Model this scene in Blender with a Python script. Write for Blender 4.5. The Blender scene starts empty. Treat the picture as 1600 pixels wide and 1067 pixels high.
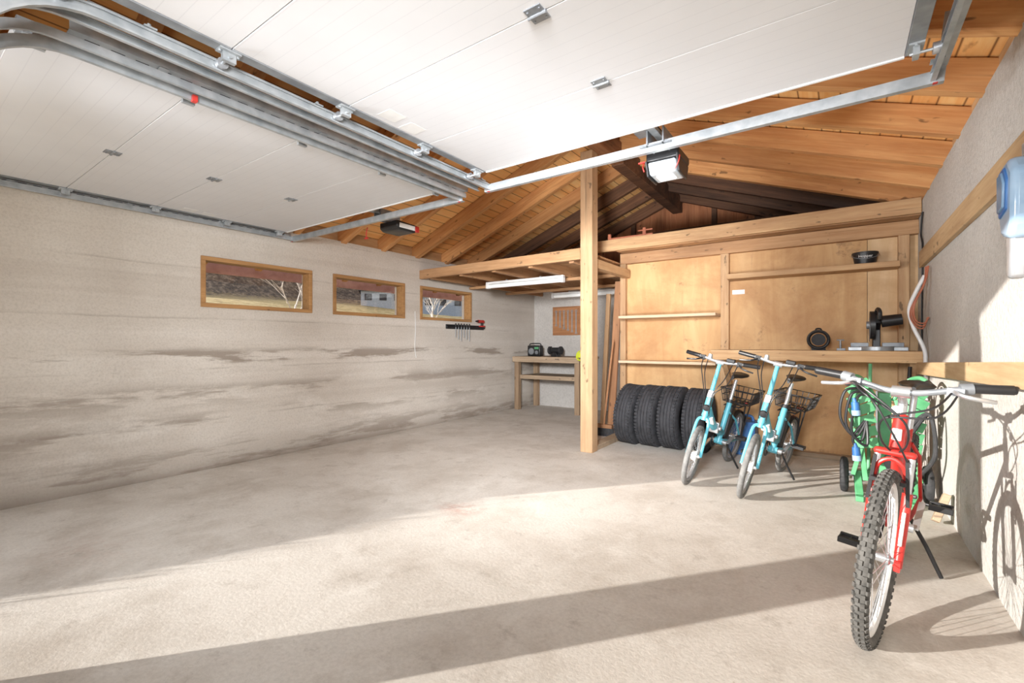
import bpy, bmesh, math, random
from mathutils import Vector, Matrix
random.seed(7)
scn = bpy.context.scene
COL = scn.collection
V = Vector
PI = math.pi

# ------------------------------------------------------------------ geometry helpers
def wloc(o):
    p = V((0, 0, 0))
    while o is not None:
        p = p + o.location
        o = o.parent
    return p

def basis(d):
    d = V(d).normalized()
    a = V((0, 0, 1)) if abs(d.z) < .9 else V((1, 0, 0))
    u = d.cross(a).normalized()
    return d, u, u.cross(d).normalized()

def catmull(pts, k=6):
    P = [V(p) for p in pts]
    out = []
    for i in range(len(P) - 1):
        p0 = P[max(i - 1, 0)]; p1 = P[i]; p2 = P[i + 1]; p3 = P[min(i + 2, len(P) - 1)]
        for j in range(k):
            t = j / k
            out.append(.5 * ((2 * p1) + (-p0 + p2) * t + (2 * p0 - 5 * p1 + 4 * p2 - p3) * t * t + (-p0 + 3 * p1 - 3 * p2 + p3) * t ** 3))
    out.append(P[-1])
    return out

class MB:
    def __init__(s):
        s.v = []; s.f = []
    def add(s, vs, fs):
        n = len(s.v)
        s.v += [V(v) for v in vs]
        s.f += [[i + n for i in f] for f in fs]
        return s
    def box(s, x0, x1, y0, y1, z0, z1):
        vs = [(x, y, z) for x in (x0, x1) for y in (y0, y1) for z in (z0, z1)]
        return s.add(vs, [(0, 1, 3, 2), (4, 6, 7, 5), (0, 4, 5, 1), (2, 3, 7, 6), (0, 2, 6, 4), (1, 5, 7, 3)])
    def obox(s, c, size, R):
        c = V(c); h = V(size) * .5
        vs = [c + R @ V((x * h.x, y * h.y, z * h.z)) for x in (-1, 1) for y in (-1, 1) for z in (-1, 1)]
        return s.add(vs, [(0, 1, 3, 2), (4, 6, 7, 5), (0, 4, 5, 1), (2, 3, 7, 6), (0, 2, 6, 4), (1, 5, 7, 3)])
    def beam(s, p0, p1, w, h, up=(0, 0, 1)):
        p0 = V(p0); p1 = V(p1); d = (p1 - p0).normalized()
        sd = d.cross(V(up)).normalized(); u = sd.cross(d).normalized()
        vs = []
        for p in (p0, p1):
            for a, b in ((-1, -1), (1, -1), (1, 1), (-1, 1)):
                vs.append(p + sd * a * w / 2 + u * b * h / 2)
        return s.add(vs, [(0, 1, 2, 3), (7, 6, 5, 4), (0, 4, 5, 1), (1, 5, 6, 2), (2, 6, 7, 3), (3, 7, 4, 0)])
    def cyl(s, p0, p1, r0, r1=None, n=12):
        r1 = r0 if r1 is None else r1
        p0 = V(p0); p1 = V(p1)
        d, u, w = basis(p1 - p0)
        vs = []
        for p, r in ((p0, r0), (p1, r1)):
            for i in range(n):
                a = 2 * PI * i / n
                vs.append(p + (u * math.cos(a) + w * math.sin(a)) * r)
        fs = [(i, (i + 1) % n, n + (i + 1) % n, n + i) for i in range(n)]
        fs += [tuple(range(n)), tuple(range(2 * n - 1, n - 1, -1))]
        return s.add(vs, fs)
    def tube(s, pts, r, n=8):
        P = [V(p) for p in pts]
        rs = r if isinstance(r, (list, tuple)) else [r] * len(P)
        d0 = (P[1] - P[0]).normalized()
        _, u, w = basis(d0)
        vs = []
        for i, p in enumerate(P):
            d = (P[min(i + 1, len(P) - 1)] - P[max(i - 1, 0)]).normalized()
            u = (u - d * u.dot(d)).normalized(); w = d.cross(u)
            for k in range(n):
                a = 2 * PI * k / n
                vs.append(p + (u * math.cos(a) + w * math.sin(a)) * rs[i])
        fs = []
        for i in range(len(P) - 1):
            for k in range(n):
                fs.append((i * n + k, i * n + (k + 1) % n, (i + 1) * n + (k + 1) % n, (i + 1) * n + k))
        fs += [tuple(range(n)), tuple(range(len(P) * n - 1, (len(P) - 1) * n - 1, -1))]
        return s.add(vs, fs)
    def lathe(s, prof, c, axis=(0, 0, 1), n=24, closed=False):
        c = V(c); d, u, w = basis(axis)
        m = len(prof); vs = []
        for i in range(n):
            a = 2 * PI * i / n
            e = u * math.cos(a) + w * math.sin(a)
            for (r, h) in prof:
                vs.append(c + e * max(r, 1e-4) + d * h)
        fs = []
        for i in range(n):
            j = (i + 1) % n
            for k in range(m if closed else m - 1):
                l = (k + 1) % m
                fs.append((i * m + k, j * m + k, j * m + l, i * m + l))
        if not closed:
            fs.append(tuple(i * m for i in range(n)))
            fs.append(tuple(i * m + m - 1 for i in range(n - 1, -1, -1)))
        return s.add(vs, fs)
    def ring(s, c, axis, R, r, n=48, m=10, flat=1.0):
        prof = [(R + r * math.cos(2 * PI * k / m), r * flat * math.sin(2 * PI * k / m)) for k in range(m)]
        return s.lathe(prof, c, axis, n, True)
    def prism(s, poly, vec):
        P = [V(p) for p in poly]; vec = V(vec); n = len(P)
        fs = [(i, (i + 1) % n, n + (i + 1) % n, n + i) for i in range(n)]
        fs += [tuple(range(n - 1, -1, -1)), tuple(range(n, 2 * n))]
        return s.add(P + [p + vec for p in P], fs)
    def xf(s, M):
        if M is not None:
            s.v = [M @ v for v in s.v]
        return s
    def build(s, name, mat, parent=None, bevel=0, base=False, sharp=35, label=None):
        off = V((0, 0, 0))
        if parent is not None:
            off = wloc(parent)
        elif base:
            xs = [v.x for v in s.v]; ys = [v.y for v in s.v]; zs = [v.z for v in s.v]
            off = V(((min(xs) + max(xs)) / 2, (min(ys) + max(ys)) / 2, min(zs)))
        me = bpy.data.meshes.new(name)
        me.from_pydata([tuple(v - off) for v in s.v], [], s.f)
        bm = bmesh.new(); bm.from_mesh(me)
        bmesh.ops.recalc_face_normals(bm, faces=bm.faces)
        for f in bm.faces: f.smooth = True
        bm.to_mesh(me); bm.free()
        try: me.set_sharp_from_angle(angle=math.radians(sharp))
        except Exception: pass
        me.materials.append(mat)
        o = bpy.data.objects.new(name, me); COL.objects.link(o)
        if parent is not None: o.parent = parent
        else: o.location = off
        if bevel:
            b = o.modifiers.new('bevel', 'BEVEL'); b.width = bevel; b.segments = 2; b.limit_method = 'ANGLE'
        if label: o['label'] = label
        return o

def tag(o, label, cat, group=None):
    o['label'] = label; o['category'] = cat
    if group: o['group'] = group
    return o
def thing(name, label, cat, loc, group=None):
    o = bpy.data.objects.new(name, None); COL.objects.link(o)
    o.empty_display_size = .1; o.location = loc
    return tag(o, label, cat, group)
def one(name, label, cat, mb, mat, group=None, bevel=0):
    return tag(mb.build(name, mat, None, bevel, base=True), label, cat, group)
def struct(name, mb, mat, parent=None, bevel=0):
    o = mb.build(name, mat, parent, bevel)
    if parent is None: o['kind'] = 'structure'
    return o
def copy_tree(o, parent=None):
    c = o.copy(); COL.objects.link(c); c.parent = parent
    for ch in list(o.children): copy_tree(ch, c)
    return c

# ------------------------------------------------------------------ materials
def lin(c):
    return tuple(((x / 255) / 12.92 if x / 255 <= .04045 else ((x / 255 + .055) / 1.055) ** 2.4) for x in c) + (1,)

class NT:
    def __init__(s, name):
        s.m = bpy.data.materials.new(name); s.m.use_nodes = True
        s.t = s.m.node_tree; s.b = s.t.nodes['Principled BSDF']
        s.co = s.n('ShaderNodeTexCoord').outputs['Object']
    def n(s, ty, **kw):
        x = s.t.nodes.new(ty)
        for k, v in kw.items(): setattr(x, k, v)
        return x
    def l(s, a, b): s.t.links.new(a, b)
    def map(s, sc=(1, 1, 1), loc=(0, 0, 0)):
        m = s.n('ShaderNodeMapping'); m.inputs['Scale'].default_value = sc; m.inputs['Location'].default_value = loc
        s.l(s.co, m.inputs['Vector']); return m.outputs['Vector']
    def noise(s, vec, scale=5, det=4, rough=.55, dist=0):
        x = s.n('ShaderNodeTexNoise'); s.l(vec, x.inputs['Vector'])
        x.inputs['Scale'].default_value = scale; x.inputs['Detail'].default_value = det
        x.inputs['Roughness'].default_value = rough; x.inputs['Distortion'].default_value = dist
        return x.outputs['Fac']
    def ramp(s, fac, stops):
        r = s.n('ShaderNodeValToRGB'); e = r.color_ramp.elements
        e[0].position, e[0].color = stops[0]; e[1].position, e[1].color = stops[-1]
        for p, c in stops[1:-1]:
            k = e.new(p); k.color = c
        s.l(fac, r.inputs['Fac']); return r.outputs['Color']
    def g(s, v): return (v, v, v, 1)
    def mix(s, fac, a, b, mode='MIX'):
        x = s.n('ShaderNodeMix', data_type='RGBA', blend_type=mode)
        for val, i in ((fac, 0), (a, 6), (b, 7)):
            if hasattr(val, 'is_output'): s.l(val, x.inputs[i])
            else: x.inputs[i].default_value = val
        return x.outputs[2]
    def math(s, op, a, b=0.0):
        x = s.n('ShaderNodeMath', operation=op)
        for i, val in enumerate((a, b)):
            if hasattr(val, 'is_output'): s.l(val, x.inputs[i])
            else: x.inputs[i].default_value = val
        return x.outputs[0]
    def xyz(s, vec=None):
        x = s.n('ShaderNodeSeparateXYZ'); s.l(vec or s.co, x.inputs[0]); return x.outputs
    def bump(s, h, st=.3, d=.01):
        b = s.n('ShaderNodeBump'); b.inputs['Strength'].default_value = st; b.inputs['Distance'].default_value = d
        s.l(h, b.inputs['Height']); s.l(b.outputs['Normal'], s.b.inputs['Normal'])
    def done(s, col, rough=.6, metal=0):
        if hasattr(col, 'is_output'): s.l(col, s.b.inputs['Base Color'])
        else: s.b.inputs['Base Color'].default_value = col
        s.b.inputs['Roughness'].default_value = rough; s.b.inputs['Metallic'].default_value = metal
        return s.m

def plain(name, c1, c2=None, rough=.5, metal=0, ns=8, bump=0, bs=80, emit=0):
    t = NT(name)
    c2 = c2 or tuple(max(0, x * .86) for x in c1)
    col = t.ramp(t.noise(t.map(), ns, 3), [(.35, lin(c1)), (.7, lin(c2))])
    if bump: t.bump(t.noise(t.map(), bs, 3), bump, .004)
    m = t.done(col, rough, metal)
    if emit:
        t.b.inputs['Emission Color'].default_value = lin(c1); t.b.inputs['Emission Strength'].default_value = emit
    return m

def wood(name, c1, c2, axis, c3=None, rough=.7, fine=18, am=.8, vary=.25):
    t = NT(name)
    sc = [fine] * 3; sc[axis] = fine * .05
    a = t.noise(t.map(tuple(sc)), 1.8, 6, .65, .3)
    col = t.ramp(a, [(.32, lin(c1)), (.66, lin(c2))])
    sc2 = [3.5] * 3; sc2[axis] = .7
    b = t.noise(t.map(tuple(sc2), (3, 5, 7)), 1.0, 5, .65)
    c3 = c3 or tuple(x * .62 for x in c2)
    col = t.mix(t.ramp(b, [(.42, t.g(0)), (.72, t.g(am))]), col, lin(c3))
    sk = [6] * 3; sk[axis] = 3
    kn = t.noise(t.map(tuple(sk), (1, 8, 2)), 2.6, 2)
    col = t.mix(t.ramp(kn, [(.68, t.g(0)), (.73, t.g(.75))]), col, lin(tuple(x * .52 for x in c1)))
    sd = [24] * 3; sd[axis] = .6
    ck = t.noise(t.map(tuple(sd), (2, 2, 5)), 1.3, 4, .6, .1)
    col = t.mix(t.ramp(ck, [(.64, t.g(0)), (.71, t.g(.5))]), col, lin(tuple(x * .48 for x in c1)))
    # every timber has its own tone
    oi = t.n('ShaderNodeObjectInfo')
    col = t.mix(t.math('MULTIPLY', oi.outputs['Random'], vary), col, lin(tuple(x * .6 for x in c1)))
    t.bump(a, .25, .003)
    return t.done(col, rough)

def floor_mat():
    t = NT('concrete_floor')
    n1 = t.noise(t.map(), .6, 5, .6, .3); n2 = t.noise(t.map((1, 1, 1), (4, 2, 0)), 1.5, 10, .72, .2); n3 = t.noise(t.map(), 55, 4, .7)
    c = t.ramp(n1, [(.3, lin((203, 196, 187))), (.7, lin((216, 210, 202)))])
    c = t.mix(t.ramp(n2, [(.36, t.g(.6)), (.54, t.g(0))]), c, lin((174, 163, 151)))
    c = t.mix(t.ramp(n3, [(.35, t.g(.25)), (.6, t.g(0))]), c, lin((155, 147, 138)))
    n4 = t.noise(t.map((1, .7, 1), (9, 4, 0)), 2.2, 10, .78, .4)
    c = t.mix(t.ramp(n4, [(.53, t.g(0)), (.70, t.g(.5))]), c, lin((229, 225, 218)))
    n6 = t.noise(t.map((1, 1, 1), (2, 7, 0)), 5, 9, .78, .2)
    c = t.mix(t.ramp(n6, [(.56, t.g(0)), (.69, t.g(.5))]), c, lin((150, 139, 128)))
    n7 = t.noise(t.map((1, 1, 1), (8, 3, 0)), 22, 6, .7)
    c = t.mix(t.ramp(n7, [(.65, t.g(0)), (.72, t.g(.4))]), c, lin((134, 124, 113)))
    for sc, lo in (((14, .8, 1), (1, 0, 0)), ((1.2, 16, 1), (0, 5, 0))):
        sx = t.noise(t.map(sc, lo), 1.6, 5, .6, 1.2)
        c = t.mix(t.ramp(sx, [(.70, t.g(0)), (.73, t.g(.3))]), c, lin((232, 228, 222)))
    for (px, py, r0, r1, am) in ((-2.25, 2.52, .06, .26, .45), (-3.6, .75, .1, .5, .12)):
        vd = t.n('ShaderNodeVectorMath', operation='DISTANCE'); t.l(t.map((1, 1.6, 1)), vd.inputs[0]); vd.inputs[1].default_value = (px, py * 1.6, 0)
        near = t.ramp(vd.outputs['Value'], [(r0, t.g(1)), (r1, t.g(0))])
        sp = t.ramp(t.noise(t.map(), 14, 6, .75), [(.42, t.g(0)), (.58, t.g(am))])
        c = t.mix(t.math('MULTIPLY', near, sp), c, lin((172, 110, 92)))
    t.bump(t.math('ADD', t.math('MULTIPLY', n2, .6), n3), .3, .005)
    return t.done(c, .82)

def plaster_left():
    t = NT('stained_plaster')
    n1 = t.noise(t.map(), .9, 7, .62, .2); n2 = t.noise(t.map((1, .32, 2.5), (0, 3.7, 1.3)), 1.9, 10, .68, .1)
    n3 = t.noise(t.map(), 60, 4, .7)
    c = t.ramp(n1, [(.3, lin((194, 185, 175))), (.7, lin((211, 204, 195)))])
    n5 = t.noise(t.map((1, .06, 2.6), (0, 1, 4)), 1.3, 4, .58, .05)
    c = t.mix(t.ramp(n5, [(.36, t.g(.45)), (.48, t.g(0))]), c, lin((174, 163, 152)))
    c = t.mix(t.ramp(n5, [(.54, t.g(0)), (.64, t.g(.4))]), c, lin((222, 216, 209)))
    z = t.xyz()[2]
    zw = t.math('ADD', z, t.math('MULTIPLY', t.math('SUBTRACT', t.noise(t.map((1, .5, .2)), 1.2, 5), .5), .10))
    fr = t.math('FRACT', t.math('MULTIPLY', zw, 2.1))
    ln = t.math('MULTIPLY', t.ramp(fr, [(0, t.g(.4)), (.04, t.g(0)), (.985, t.g(0)), (1, t.g(.4))]), t.ramp(t.noise(t.map((1, .6, 1), (0, 9, 0)), 1.6, 6, .7), [(.45, t.g(0)), (.6, t.g(1))]))
    c = t.mix(ln, c, lin((128, 116, 104)))
    zz = t.math('ADD', t.math('MULTIPLY', z, .4), t.math('MULTIPLY', t.math('SUBTRACT', t.noise(t.map((1, .8, 1)), 1.5, 4), .5), .03))
    band = t.ramp(zz, [(0, t.g(1)), (.05, t.g(.7)), (.13, t.g(.15)), (.19, t.g(.8)), (.23, t.g(.1)), (.30, t.g(.8)), (.335, t.g(.1)), (.40, t.g(.12)), (.418, t.g(1)), (.45, t.g(.9)), (.47, t.g(.05)), (.57, t.g(.05)), (1, t.g(.04))])
    st = t.ramp(n2, [(.495, t.g(0)), (.56, t.g(.8))])
    c = t.mix(t.math('MULTIPLY', band, st), c, lin((130, 116, 103)))
    n9 = t.noise(t.map((1, .5, 1.4), (0, 1, 8)), 2.2, 9, .72)
    low = t.ramp(t.math('MULTIPLY', z, .5), [(0, t.g(1)), (.4, t.g(.8)), (.55, t.g(.1)), (1, t.g(0))])
    c = t.mix(t.math('MULTIPLY', low, t.ramp(n9, [(.54, t.g(0)), (.64, t.g(.5))])), c, lin((224, 219, 212)))
    grime = t.math('MULTIPLY', t.ramp(z, [(0, t.g(.75)), (.10, t.g(.35)), (.3, t.g(0))]), t.ramp(n1, [(.3, t.g(.4)), (.6, t.g(1))]))
    c = t.mix(grime, c, lin((124, 112, 100)))
    c = t.mix(t.ramp(n3, [(.3, t.g(.30)), (.55, t.g(0))]), c, lin((150, 140, 130)))
    t.bump(t.math('ADD', t.math('MULTIPLY', n5, 1.4), n3), .5, .007)
    return t.done(c, .9)

def plaster_right(name='rough_plaster', a=(190, 186, 181), b=(207, 204, 199)):
    t = NT(name)
    n1 = t.noise(t.map(), 1.6, 6, .6, .3); n3 = t.noise(t.map(), 38, 5, .75)
    c = t.ramp(n1, [(.3, lin(a)), (.7, lin(b))])
    c = t.mix(t.ramp(n3, [(.35, t.g(.35)), (.55, t.g(0))]), c, lin((152, 146, 140)))
    t.bump(n3, .9, .014)
    return t.done(c, .9)

def roof_mat():
    t = NT('pine_roof_boards')
    o = t.xyz()
    k = t.math('FLOOR', t.math('MULTIPLY', o[0], 8.0))
    w = t.n('ShaderNodeTexWhiteNoise', noise_dimensions='1D'); t.l(k, w.inputs['W'])
    g = t.noise(t.map((16, .9, 1)), 1.5, 5, .6, .4)
    c = t.ramp(g, [(.3, lin((242, 178, 106))), (.7, lin((252, 212, 148)))])
    c = t.mix(t.math('MULTIPLY', w.outputs['Value'], .45), c, lin((226, 150, 80)))
    kn = t.noise(t.map((4, 1.6, 1)), 3, 3)
    c = t.mix(t.ramp(kn, [(.66, t.g(0)), (.74, t.g(.6))]), c, lin((170, 104, 56)))
    fr = t.math('FRACT', t.math('MULTIPLY', o[0], 8.0))
    gap = t.ramp(fr, [(0, t.g(1)), (.06, t.g(0)), (.94, t.g(0)), (1, t.g(1))])
    c = t.mix(gap, c, lin((110, 64, 34)))
    return t.done(c, .6)

def panel_mat():
    t = NT('white_door_panel')
    o = t.xyz()
    fr = t.math('FRACT', t.math('MULTIPLY', o[1], 15.0))
    gr = t.ramp(fr, [(0, t.g(0)), (.04, t.g(1)), (.96, t.g(1)), (1, t.g(0))])
    n = t.noise(t.map(), 3, 3)
    c = t.ramp(n, [(.3, lin((211, 212, 216))), (.7, lin((216, 217, 221)))])
    c = t.mix(t.math('SUBTRACT', 1.0, gr), c, lin((204, 205, 210)))
    return t.done(c, .55)

def plywood(name, c1, c2, c3, st):
    t = NT(name)
    g = t.noise(t.map((3.5, 6, .7)), 1.3, 6, .6, 1.4)
    c = t.ramp(g, [(.25, lin(c1)), (.5, lin(c2)), (.75, lin(c3))])
    s = t.noise(t.map((1, 1, 1.2), (5, 1, 2)), 1.1, 7, .68, .4)
    c = t.mix(t.ramp(s, [(.43, t.g(0)), (.66, t.g(.8))]), c, lin(st))
    s2 = t.noise(t.map((1.5, 1, 1.5), (1, 1, 9)), 2.2, 8, .78, .2)
    c = t.mix(t.ramp(s2, [(.59, t.g(0)), (.69, t.g(.65))]), c, lin((118, 82, 54)))
    s3 = t.noise(t.map((4, 1, .35), (7, 1, 3)), 2.0, 6, .7, .1)
    c = t.mix(t.ramp(s3, [(.62, t.g(0)), (.72, t.g(.4))]), c, lin((110, 76, 50)))
    return t.done(c, .65)

def glass_mat():
    m = bpy.data.materials.new('window_glass'); m.use_nodes = True; nt = m.node_tree
    nt.nodes.remove(nt.nodes['Principled BSDF'])
    a = nt.nodes.new('ShaderNodeBsdfTransparent'); b = nt.nodes.new('ShaderNodeBsdfGlossy'); b.inputs['Roughness'].default_value = .02
    x = nt.nodes.new('ShaderNodeMixShader'); x.inputs[0].default_value = .05
    tc = nt.nodes.new('ShaderNodeTexCoord'); no = nt.nodes.new('ShaderNodeTexNoise'); no.inputs['Scale'].default_value = 3
    mr = nt.nodes.new('ShaderNodeMapRange'); mr.inputs['To Min'].default_value = .03; mr.inputs['To Max'].default_value = .08
    nt.links.new(tc.outputs['Object'], no.inputs['Vector']); nt.links.new(no.outputs['Fac'], mr.inputs['Value']); nt.links.new(mr.outputs[0], x.inputs[0])
    nt.links.new(a.outputs[0], x.inputs[1]); nt.links.new(b.outputs[0], x.inputs[2])
    nt.links.new(x.outputs[0], nt.nodes['Material Output'].inputs[0]); return m

def hill_mat():
    t = NT('hillside')
    z = t.xyz()[2]
    n = t.noise(t.map(), .35, 8, .75); n0 = t.noise(t.map(), 1.2, 9, .8); n2 = t.noise(t.map((1, 1, .45)), 1.6, 10, .85)
    grass = t.ramp(n0, [(.36, lin((138, 112, 74))), (.48, lin((204, 178, 124))), (.64, lin((232, 210, 162)))])
    woods = t.ramp(n2, [(.38, lin((34, 29, 26))), (.5, lin((84, 68, 56))), (.62, lin((158, 138, 118)))])
    f = t.ramp(t.math('ADD', t.math('MULTIPLY', z, .05), t.math('MULTIPLY', n0, .3)), [(.42, t.g(0)), (.50, t.g(1))])
    return t.done(t.mix(f, grass, woods), .95)

M_floor = floor_mat(); M_left = plaster_left(); M_right = plaster_right(); M_back = plaster_right('back_plaster', (196, 191, 185), (211, 206, 201))
M_roof = roof_mat(); M_panel = panel_mat(); M_glass = glass_mat(); M_hill = hill_mat()
M_ply = plywood('plywood', (188, 144, 96), (200, 158, 109), (212, 173, 125), (166, 118, 74))
M_ply_pale = plywood('pale_plywood', (202, 164, 119), (212, 177, 133), (222, 190, 149), (184, 142, 98))
M_rafter = wood('rafter_wood', (212, 146, 88), (240, 186, 126), 0, (166, 106, 64), am=.75, vary=.4)
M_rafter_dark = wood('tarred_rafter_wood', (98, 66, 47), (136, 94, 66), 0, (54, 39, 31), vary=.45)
M_ridge = wood('ridge_wood', (140, 92, 60), (172, 120, 82), 1, (80, 54, 38))
M_gable = wood('gable_boards', (170, 104, 66), (204, 136, 92), 2, (108, 66, 44))
PB = ((192, 150, 106), (216, 180, 136))
M_px = wood('pine_beam_x', *PB, 0, (150, 108, 74)); M_py = wood('pine_beam_y', *PB, 1, (150, 108, 74)); M_pz = wood('pine_beam_z', (186, 146, 106), (210, 175, 134), 2, (146, 106, 74))
M_post = wood('weathered_post_wood', (184, 146, 108), (206, 172, 134), 2, (146, 110, 80))
M_loftx = wood('loft_wood_x', (182, 136, 94), (206, 164, 121), 0, (130, 91, 62)); M_lofty = wood('loft_wood_y', (170, 124, 85), (198, 154, 111), 1, (120, 81, 56))
M_frame_y = wood('window_frame_wood', (164, 120, 74), (188, 144, 94), 1, (134, 94, 56))
M_shelf = wood('pale_shelf_wood', (206, 178, 146), (226, 202, 174), 0, (180, 146, 114), am=.6)
M_grey_wood = wood('weathered_bench_wood', (158, 136, 112), (188, 164, 138), 0, (114, 94, 74))
M_grey_woodz = wood('weathered_leg_wood', (150, 124, 98), (182, 154, 124), 2, (108, 86, 66))
M_board = wood('wall_board_wood', (188, 156, 116), (212, 182, 142), 1, (152, 116, 82))
M_tool_board = wood('tool_board_wood', (156, 104, 64), (188, 132, 88), 0)
M_galv = plain('galvanised_steel', (186, 190, 193), (154, 160, 165), .42, .55, 12)
M_galv_d = plain('dull_steel', (152, 156, 160), (122, 126, 132), .5, .45, 10)
M_slot = plain('slot_shadow', (62, 62, 64), None, .8)
M_rubber = plain('black_rubber', (52, 52, 54), (36, 36, 38), .75, 0, 30, .3)
M_rub_grey = plain('grey_rubber', (122, 121, 119), (98, 97, 96), .8, 0, 30, .2)
M_rub_dust = plain('dusty_rubber', (96, 94, 91), (68, 67, 65), .85, 0, 25, .3)
M_tyre = plain('tyre_rubber', (60, 60, 64), (42, 42, 45), .8, 0, 20, .35, 60)
M_black = plain('black_plastic', (38, 38, 40), (26, 26, 28), .4)
M_turq = plain('turquoise_paint', (92, 168, 184), (74, 148, 166), .35)
M_red = plain('red_paint', (198, 50, 42), (174, 38, 34), .4)
M_redp = plain('red_plastic', (186, 54, 46), (166, 42, 38), .45)
M_redo = plain('worn_red_paint', (182, 112, 84), (152, 88, 64), .6)
M_green = plain('green_paint', (96, 166, 118), (72, 142, 96), .5)
M_silver = plain('polished_aluminium', (214, 216, 220), (184, 188, 192), .28, .8)
M_rim = plain('grey_rim', (186, 188, 192), (160, 162, 166), .35, .6)
M_white = plain('white_plastic', (228, 228, 228), (214, 214, 214), .4)
M_lens = plain('pale_lens', (172, 178, 183), (150, 158, 164), .2)
M_blue = plain('blue_plastic', (56, 108, 168), (42, 88, 146), .4)
M_greyface = plain('grey_blue_plastic', (118, 148, 176), (96, 126, 158), .2)
M_lblue = plain('clear_bluish_plastic', (158, 182, 204), (134, 162, 190), .15)
M_yellow = plain('yellow_plastic', (214, 220, 60), (190, 202, 40), .5)
M_copper = plain('copper_hose', (176, 108, 84), (150, 86, 64), .45)
M_lamp = plain('opener_lamp', (255, 252, 246), (255, 252, 246), .3, emit=1.1)
M_tubelight = plain('light_diffuser', (240, 240, 238), (228, 228, 226), .4, emit=.15)
M_fascia = plain('red_fascia_paint', (204, 156, 150), (184, 134, 128), .7)
M_housew = plain('house_wall', (196, 202, 212), (170, 178, 190), .8)
M_roofd = plain('dark_roof', (70, 72, 80), (52, 54, 60), .8)
M_birch = plain('birch_bark', (226, 219, 213), (168, 157, 150), .8)
M_brown = wood('brown_plank_wood', (150, 102, 68), (180, 130, 90), 2)

# ------------------------------------------------------------------ room dimensions
XL, XR, YB = -4.93, .61, 7.7
XRG = (XL + XR) / 2
ZR = 3.50                      # underside of the rafters at the ridge
ZEL, ZERT = 2.42, 2.50         # and at the two side walls
SLL = (ZR - ZEL) / (XRG - XL); SLR = (ZR - ZERT) / (XR - XRG)
def zroof(x, up=0): return ZR + up - abs(x - XRG) * (SLL if x < XRG else SLR)

struct('floor', MB().box(-5.3, .9, -.35, 8.0, -.12, 0), M_floor)

# left wall with three window openings
WY = [(1.855, 2.98), (3.25, 4.36), (4.65, 5.78)]
WZ0, WZ1 = 1.55, 2.035
w = MB().box(XL - .2, XL, -.2, YB + .2, 0, WZ0).box(XL - .2, XL, -.2, YB + .2, WZ1, 2.44)
ys = [-.2] + [y for p in WY for y in p] + [YB + .2]
for i in range(0, len(ys), 2): w.box(XL - .2, XL, ys[i], ys[i + 1], WZ0, WZ1)
struct('wall_left', w, M_left)
struct('wall_right', MB().box(XR, XR + .16, -.2, YB + .2, 0, 2.515), M_right)
struct('trim_2', MB().box(XR + .05, XR + .08, -.2, YB + .2, 2.51, zroof(XR + .08, .20)), M_py)
struct('trim_3', MB().box(XL - .10, XL - .07, -.2, YB + .2, 2.43, zroof(XL - .10, .20)), M_py)
struct('wall_back', MB().box(XL, XR, YB, YB + .2, 0, 2.44), M_back)
gp = [(XL, YB + .04, 2.44), (XR, YB + .04, 2.44), (XR, YB + .04, 2.60), (XRG, YB + .04, 3.66), (XL, YB + .04, 2.56)]
gw = struct('wall_gable', MB().prism(gp, (0, .1, 0)), M_gable)
for x in (-3.6, -2.9, -1.6, -1.0, -.4):
    MB().box(x - .035, x + .035, YB - .04, YB + .04, 2.44, zroof(x, .1)).build('gable_stud', M_rafter_dark, gw)
# front wall with two door openings
HD = 2.34
w = MB().box(-5.2, .78, -.2, -.02, HD, 2.56).box(-5.2, -4.72, -.2, -.02, 0, HD).box(.36, .78, -.2, -.02, 0, HD).box(-2.69, -2.40, -.2, -.02, 0, HD)
w.prism([(-5.2, -.2, 2.56), (.78, -.2, 2.56), (XRG, -.2, 3.66)], (0, .18, 0))
struct('wall_front', w, M_back)

# windows
for i, (y0, y1) in enumerate(WY):
    e = bpy.data.objects.new('window_%d' % (i + 1), None); COL.objects.link(e); e.location = (XL, (y0 + y1) / 2, WZ0); e['kind'] = 'structure'
    t = .04
    fr = MB().box(XL - .12, XL + .018, y0, y1, WZ0, WZ0 + t).box(XL - .12, XL + .018, y0, y1, WZ1 - t, WZ1)
    fr.box(XL - .12, XL + .018, y0, y0 + t, WZ0 + t, WZ1 - t).box(XL - .12, XL + .018, y1 - t, y1, WZ0 + t, WZ1 - t)
    fo = fr.build('window_frame', M_frame_y, e, .004)
    MB().box(XL - .105, XL - .1, y0 + t, y1 - t, WZ0 + t, WZ1 - t).build('pane', M_glass, fo)

# roof
c = MB()
for s in (-1, 1):
    xe = XRG + s * (XR - XRG + .98)
    up = .19
    c.prism([(XRG, -.5, zroof(XRG, up)), (xe, -.5, zroof(xe, up)), (xe, -.5, zroof(xe, up) + .03), (XRG, -.5, zroof(XRG, up) + .03)], (0, 8.8, 0))
ceil = struct('ceiling', c, M_roof)
for k in range(13):
    y = .4 + .6 * k
    for s in (-1, 1):
        h = .17
        sl = SLR if s > 0 else SLL
        ang = math.atan(sl)
        up = h / 2 / math.cos(ang)
        Ln = (XR - XRG + .86) / math.cos(ang)
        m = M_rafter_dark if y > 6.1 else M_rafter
        # built lengthwise along its own x axis, then pitched, so the grain follows the timber
        ox, oy = 1.7 * k + (40 if s > 0 else 0), .9 * k
        x0, x1 = (ox, ox + Ln) if s > 0 else (ox - Ln, ox)
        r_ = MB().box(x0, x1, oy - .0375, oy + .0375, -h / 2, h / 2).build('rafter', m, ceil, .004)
        R_ = Matrix.Rotation(s * ang, 3, 'Y')
        r_.rotation_euler = R_.to_euler()
        r_.location = V((XRG + s * .03, y, zroof(XRG + s * .03, up))) - R_ @ V((ox, oy, 0))
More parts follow.
